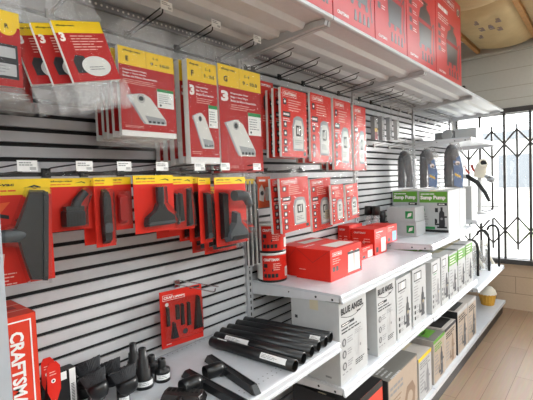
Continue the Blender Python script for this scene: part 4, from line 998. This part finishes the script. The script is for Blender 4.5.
# stepped adapters
def adapter(px, py, y, R, lab, lbl=False, prof=None):
    pt = PY(px, py, y); x, z1 = pt.x, pt.z
    t = thing('hose_adapter', lab, 'hose adapter', (x, y, ZS), group='stepped black hose adapters')
    H = z1-ZS
    b = B(); b.lathe((0, 0, 0), (0, 0, 1), [(a*R, h*H) for a, h in prof], 'black_plastic', 26); b.build('body', t)
    if lbl:
        b = B(); r = R*prof[2][0]+.0006
        def F(u, v, cc=0): a = -PI*.62+u/r; return V(((r+cc)*math.cos(a), (r+cc)*math.sin(a), v))
        for k in range(10): b.rect(F, -r*1.0+r*.2*k, .012, -r*1.0+r*.2*(k+1), .030, 'tag_white', 0)
        b.lines(F, -r*.7, .024, r*1.4, 2, .006, .002, 'print_grey', off=.0005); b.build('label', t, label='white paper label')
STEP = [(0, 0), (1, 0), (1, .24), (.96, .26), (.76, .27), (.74, .48), (.60, .49), (.58, .72), (.44, .73), (.41, .98), (.38, 1), (.30, 1), (.30, .8), (0, .8)]
CAPP = [(0, 0), (1, 0), (1, .36), (1.03, .40), (1.0, .52), (.55, .58), (.52, .62), (.50, .98), (.45, 1), (.38, 1), (.38, .8), (0, .8)]
adapter(132.5, 343, 1.385, .030, 'tall stepped adapter at the back beside the brushes', prof=STEP)
adapter(142, 348, 1.29, .034, 'tall stepped adapter in front with a white label at its base', True, STEP)
adapter(151, 355, 1.37, .027, 'short adapter behind the labelled one, farther back', prof=CAPP)
adapter(161.5, 358.5, 1.275, .029, 'short wide adapter with a white band, standing rightmost beside the brushes', True, CAPP)
# red tagged tools and the barcode pack
for k, (px, py, Y, lab) in enumerate(((49.5, 361, 1.27, 'black tool with a red pointed hang tag, front one beside the tall red box'), (44, 357, 1.36, 'black tool with a red pointed hang tag, rear one beside the tall red box'))):
    p = PY(px, py, Y); t = thing('tagged_tool', lab, 'vacuum tool', (p.x+.004, Y, ZS), group='black tools with red pointed tags'); H = p.z-ZS
    b = B(); F = FA(0, 0, 0); b.prism(F, [(-.022, 0), (.022, 0), (.018, H*.45), (.008, H*.72), (-.008, H*.72), (-.018, H*.45)], -.02, .0, 'black_plastic', inset=.1)
    b.build('body', t)
    b = B(); b.prism(plane((0, 0, 0), (1, 0, 0), (0, -.05, 1), (0, -1, -.05)), [(-.019, H*.60), (0, H*.36), (.019, H*.60), (.019, H*.93), (.008, H), (-.012, H), (-.019, H*.93)], .003, .006, 'red')
    G = plane((0, 0, 0), (1, 0, 0), (0, -.05, 1), (0, -1, -.05)); b.disc(G, -.002, H*.74, .0065, 'print_white', .0066); b.disc(G, -.002, H*.74, .003, 'black_paper', .0072); b.lines(G, -.012, H*.86, .024, 2, .008, .003, 'print_pink', off=.0066); b.disc(G, 0, H*.45, .003, 'print_white', .0066, 8); b.build('hang_tag', t, label='red pointed tag with a white dot')
p = PY(70, 368, 1.33); t = thing('tool_pack', 'black packed tool with a tall white barcode strip left of the brushes', 'vacuum tool pack', (p.x-.004, 1.33, ZS)); H = p.z-ZS
b = B(); b.prism(FA(0, 0, 0), rrect(-.038, 0, .024, H, .008), -.035, 0, 'black_plastic'); b.build('body', t)
b = B(); F = FA(0, -.0008, 0); b.rect(F, .0, .0, .020, H-.002, 'tag_white', 0); b.rect(F, -.026, H-.03, -.008, H-.004, 'tag_white', 0)
for k in range(14): b.rect(F, .004, .03+.005*k, .014, .0325+.005*k, 'print_dark', .0005)
b.build('label', t, label='white barcode strip')
# tall red box at the left edge
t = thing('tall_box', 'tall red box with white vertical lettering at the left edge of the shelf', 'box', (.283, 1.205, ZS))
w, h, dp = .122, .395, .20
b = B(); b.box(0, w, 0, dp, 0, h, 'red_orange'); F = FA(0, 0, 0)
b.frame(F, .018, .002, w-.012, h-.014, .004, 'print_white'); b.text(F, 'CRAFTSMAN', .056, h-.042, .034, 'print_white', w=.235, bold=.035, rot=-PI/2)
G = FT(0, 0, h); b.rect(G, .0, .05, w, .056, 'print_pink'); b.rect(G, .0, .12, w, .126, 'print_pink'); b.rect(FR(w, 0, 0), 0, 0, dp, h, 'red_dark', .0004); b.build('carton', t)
b = B(); b.poly(G, [(.02, .07), (.10, .075), (.10, .11), (.02, .105)], 'red_dark', .0009); b.build('top_flap', t)

# ------------------------------------------------------------------ bags of dark hose on the sump pump cartons
def hosebag(x, y, z, h, lab, card_):
    t = thing('hose_bag', lab, 'bag', (x, y, z), (0, 0, .12), 'clear bags of dark folded hose')
    b = B(); r = .033; c_ = .018; rnd = random.Random(int(y*999))
    P = [V((0, c_-.034, .02)), V((.01, c_-.036, h*.3)), V((0, c_-.026, h*.6)), V((-.01, c_-.022, h*.8)), V((0, c_+.004, h*.90)), V((.008, c_+.026, h*.8)), V((.0, c_+.030, h*.6)), V((.01, c_+.036, h*.3)), V((0, c_+.030, .02))]
    pts = []
    for i in range(len(P)-1):
        for k in range(6): pts.append(P[i].lerp(P[i+1], k/6)+V((rnd.uniform(-.002, .002), rnd.uniform(-.002, .002), 0)))
    pts.append(P[-1]); b.tube(pts, [r*(.86+.14*(i % 2)+rnd.uniform(-.08, .08)) for i in range(len(pts))], 'hose_dark', 14); b.build('hose', t)
    if card_:
        b = B(); F = FL(-.028, 0, 0); b.prism(F, [(.0, .03), (.062, .012), (.068, h*.40), (.046, h*.72), (-.004, h*.62)], 0, .003, 'blue'); b.disc(F, .028, h*.56, .018, 'print_white', .0036); b.disc(F, .032, h*.54, .008, 'black_paper', .0042); b.poly(F, [(.006, h*.30), (.05, h*.24), (.05, h*.29), (.006, h*.36)], 'yellow', .0036); b.build('card', t, label='blue printed card')
    b = B(); n = 22; m = 9; rnd = random.Random(int(y*1000)); vs = []
    for i in range(m+1):
        v = i/m; hh = .003+(h-.003)*v; s = 1.0 if v < .75 else 1-.55*(v-.75)/.25
        for j in range(n):
            a = 2*PI*j/n; k = 1+rnd.uniform(-.07, .07); vs.append((.056*s*k*math.cos(a), .080*s*k*math.sin(a), hh))
    b.add(vs, [(i*n+j, i*n+(j+1) % n, (i+1)*n+(j+1) % n, (i+1)*n+j) for i in range(m) for j in range(n)], 'crinkle', True); b.build('plastic_bag', t)
hosebag(3.50, 1.352, 1.497, .355, 'clear bag of dark hose against the slotted panel, leftmost of three', False)
hosebag(3.50, 1.16, 1.497, .355, 'clear bag of dark hose with a blue card, middle of three', True)
hosebag(3.52, .965, 1.492, .385, 'clear bag of dark hose with a blue card, nearest the window', True)
# small grey packs high in the second bay
for k, (x0, x1, z0, z1, m, lab) in enumerate(((2.80, 2.90, 1.90, 2.07, 'print_grey', 'small pack with a yellow and red corner high beside the red filter packs'), (2.93, 3.03, 1.90, 2.085, 'bag_shade', 'small grey pack hanging high, left one of two grey packs'),
                                             (3.07, 3.18, 1.91, 2.09, 'bag_shade', 'small grey pack hanging high, right one of two grey packs'), (3.21, 3.33, 1.92, 2.08, 'carton_white', 'small white pack hanging high beside the grey ones'))):
    t = thing('small_pack', lab, 'small pack', ((x0+x1)/2, 1.33, z0), (0, -.06, .25), group='small packs hanging high in the second bay'); w, h = x1-x0, z1-z0
    b = B(); b.box(-w/2, w/2, 0, .03, 0, h, m); F = FA(-w/2, 0, 0); b.rect(F, .15*w, .55*h, .85*w, .85*h, 'print_lightgrey'); b.lines(F, .15*w, .4*h, .7*w, 4, .08*h, .03*h, 'print_dark', seed=k)
    if k == 0: b.rect(F, 0, .35*h, w, .5*h, 'yellow', 2*E1); b.rect(F, 0, 0, w, .33*h, 'red_dark', 2*E1)
    b.build('card', t); b = B(); b.rect(F, -.004, -.004, w+.004, ZT-z0+.03, 'clear_bag', .004); b.build('plastic_sleeve', t)

# ------------------------------------------------------------------ farthest bay by the window
t = thing('wrapped_roll', 'grey wrapped roll and pale block on the high shelf by the window', 'package', (4.40, .985, 1.9555), (0, 0, .0))
b = B(); b.box(-.06, .20, .0, .195, .0, .115, 'carton_white'); b.rect(FL(-.06, .195, 0), .02, .02, .175, .095, 'print_lightgrey'); b.build('carton', t)
b = B(); b.tube([(-.10, .26, .06), (.12, .26, .06)], .052, 'print_lightgrey', 18)
for k in range(4): b.lathe((-.09+.05*k, .26, .06), (1, 0, 0), [(.052, 0), (.058, .005), (.058, .014), (.052, .02)], 'print_grey', 18)
b.build('roll', t)
b = B(); b.box(-.04, .14, .325, .40, .0, .10, 'bag_shade'); b.build('block', t)
def faucet():
    t = thing('pump_fitting', 'cream pump fitting with a dark round opening and red levers hanging by the window gate', 'fitting', (4.72, 1.05, 1.1905))
    b = B(); b.lathe((0, 0, 0), (0, 0, 1), [(0, 0), (.08, 0), (.08, .01), (.02, .02), (.016, .40), (0, .40)], 'wire_white', 16); b.build('stand', t)
    b = B(); b.tube([(0, 0, .38), (0, -.01, .44), (-.02, -.03, .50), (-.05, -.05, .53)], [.05, .06, .055, .045], 'cream', 16); b.lathe((-.045, -.048, .527), (-.75, -.55, .35), [(.046, 0), (.05, .012), (.032, .018), (.030, 0)], 'cream', 18); b.build('body', t)
    b = B(); b.lathe((-.045, -.048, .527), (-.75, -.55, .35), [(.0, .012), (.031, .012)], 'slot_black', 18); b.build('opening', t, label='dark round opening')
    for y in (.05, .12):
        b = B(); b.tube([(-.02, y-.03, .43), (-.03, y, .47), (-.03, y+.015, .52)], [.013, .012, .016], 'lever_red', 10); b.build('lever', t, label='red lever')
    b = B(); b.tube([(0, -.06, .40), (0, -.10, .36)], [.02, .02], 'steel', 10); b.lathe((0, -.11, .36), (0, -.5, 1), [(0, -.03), (.03, -.03), (.04, 0), (.03, .03), (0, .03)], 'steel', 8, False); b.build('knob', t)
faucet()
t = thing('hose', 'curved black flat hose end beside the cream fitting near the window', 'hose', (4.36, 1.02, 1.1905))
b = B(); P = [V((0, .20, .32)), V((0, .14, .40)), V((0, .06, .40)), V((0, -.03, .34)), V((0, -.10, .24)), V((0, -.14, .15))]
b.tube(P, [.022, .024, .024, .022, .020, .016], 'black_plastic', 12); b.build('tube', t)
for k in range(4):
    b = B(); b.tube([(0, .16, .30-.055*k), (-.02, .08, .29-.055*k), (-.01, .01, .25-.05*k), (.0, -.02, .21-.05*k)], [.014, .016, .014, .010], ('steel', 'print_dark')[k % 2], 8); b.build('coil', t)
b = B(); b.lathe((0, .12, 0), (0, 0, 1), [(0, 0), (.07, 0), (.07, .12), (.05, .30), (0, .31)], 'wire_white', 14); b.build('base', t)
carton('small_box', 'tall white box on the eye level shelf by the window, left of the black hose', 'box', 4.02, .96, 1.1905, .20, .18, .31, 'carton_white', None, None, None, None, flaps=False)
t = thing('wire_rack', 'thin wire bracket with a curved hook below the eye level shelf by the window', 'rack', (4.9, 1.0, 1.1905))
b = B(); b.tube([(0, .16, .06), (0, -.10, .06)], .005, 'gate_iron', 6); b.tube([(0, .1, .06), (0, .08, .02), (0, .03, .004), (0, -.02, .02), (0, -.04, .06)], .006, 'gate_iron', 6); b.tube([(0, .14, 0), (0, .14, .06)], .005, 'gate_iron', 6); b.build('wire', t)
# bent black pipes standing on the low shelf
for k, (px0, py0, px1, py1, X, lab) in enumerate(((476, 240, 478, 268, 4.50, 'bent black pipe like a cane in a clear bag, nearest of three by the window'), (485, 230, 489, 263, 4.80, 'bent black pipe like a cane in a clear bag, middle of three by the window'), (494, 225, 499, 258, 5.08, 'bent black pipe like a cane, farthest of three by the window'))):
    p0, p1 = PX(px0, py0, X), PX(px1, py1, X)
    t = thing('bent_pipe', lab, 'bent pipe', (X, p1.y, .5605), group='bent black pipes on the low shelf'); H = max(.35, p0.z-.5605)
    b = B(); P = [V((0, 0, 0)), V((0, .0, H-.08)), V((0, .008, H-.04)), V((0, .03, H-.01)), V((0, .065, H)), V((0, .10, H-.02)), V((0, .115, H-.06))]
    b.tube(P, .013, 'black_plastic', 12); b.build('pipe', t)
    b = B(); b.lathe((.0, .11, .0), (0, 0, 1), [(0, .0), (.03, 0), (.034, .04), (.02, .06), (.028, .10), (.022, .15), (.03, .2), (.0, .24)], ('tool_grey', 'black_plastic', 'steel')[k], 14); b.tube([(.02, .06, .02), (-.02, .10, .12), (.01, .14, .26)], .016, 'cream', 10); b.build('fittings', t)
    if k < 2:
        b = B(); rnd = random.Random(k); n = 14; vs = [(.055*math.cos(2*PI*j/n)*(1+rnd.uniform(-.1, .1))*(1, 1.05, .9, .6)[i], .10+.085*math.sin(2*PI*j/n)*(1+rnd.uniform(-.1, .1))*(1, 1.05, .9, .6)[i], (.002, .12, .24, .33)[i]) for i in range(4) for j in range(n)]
        b.add(vs, [(i*n+j, i*n+(j+1) % n, (i+1)*n+(j+1) % n, (i+1)*n+j) for i in range(3) for j in range(n)], 'milky', True); b.build('plastic_bag', t)
# yellow basket on the base shelf
t = thing('basket', 'yellow fluted basket standing on the base shelf by the window', 'basket', (4.93, 1.03, .1505))
b = B(); n = 32; vs = []
for z_, r_ in ((0, .065), (.06, .078), (.115, .088), (.118, .096), (.125, .096)):
    for j in range(n): rr = r_*(1-.05*(j % 2)); vs.append((rr*math.cos(2*PI*j/n), rr*math.sin(2*PI*j/n), z_))
b.add(vs, [(i*n+j, i*n+(j+1) % n, (i+1)*n+(j+1) % n, (i+1)*n+j) for i in range(4) for j in range(n)]+[tuple(range(n))], 'basket'); b.build('body', t)
b = B(); b.lathe((0, 0, .12), (0, 0, 1), [(.094, 0), (.08, .045), (.045, .08), (0, .092)], 'cream', 24); b.build('filling', t)
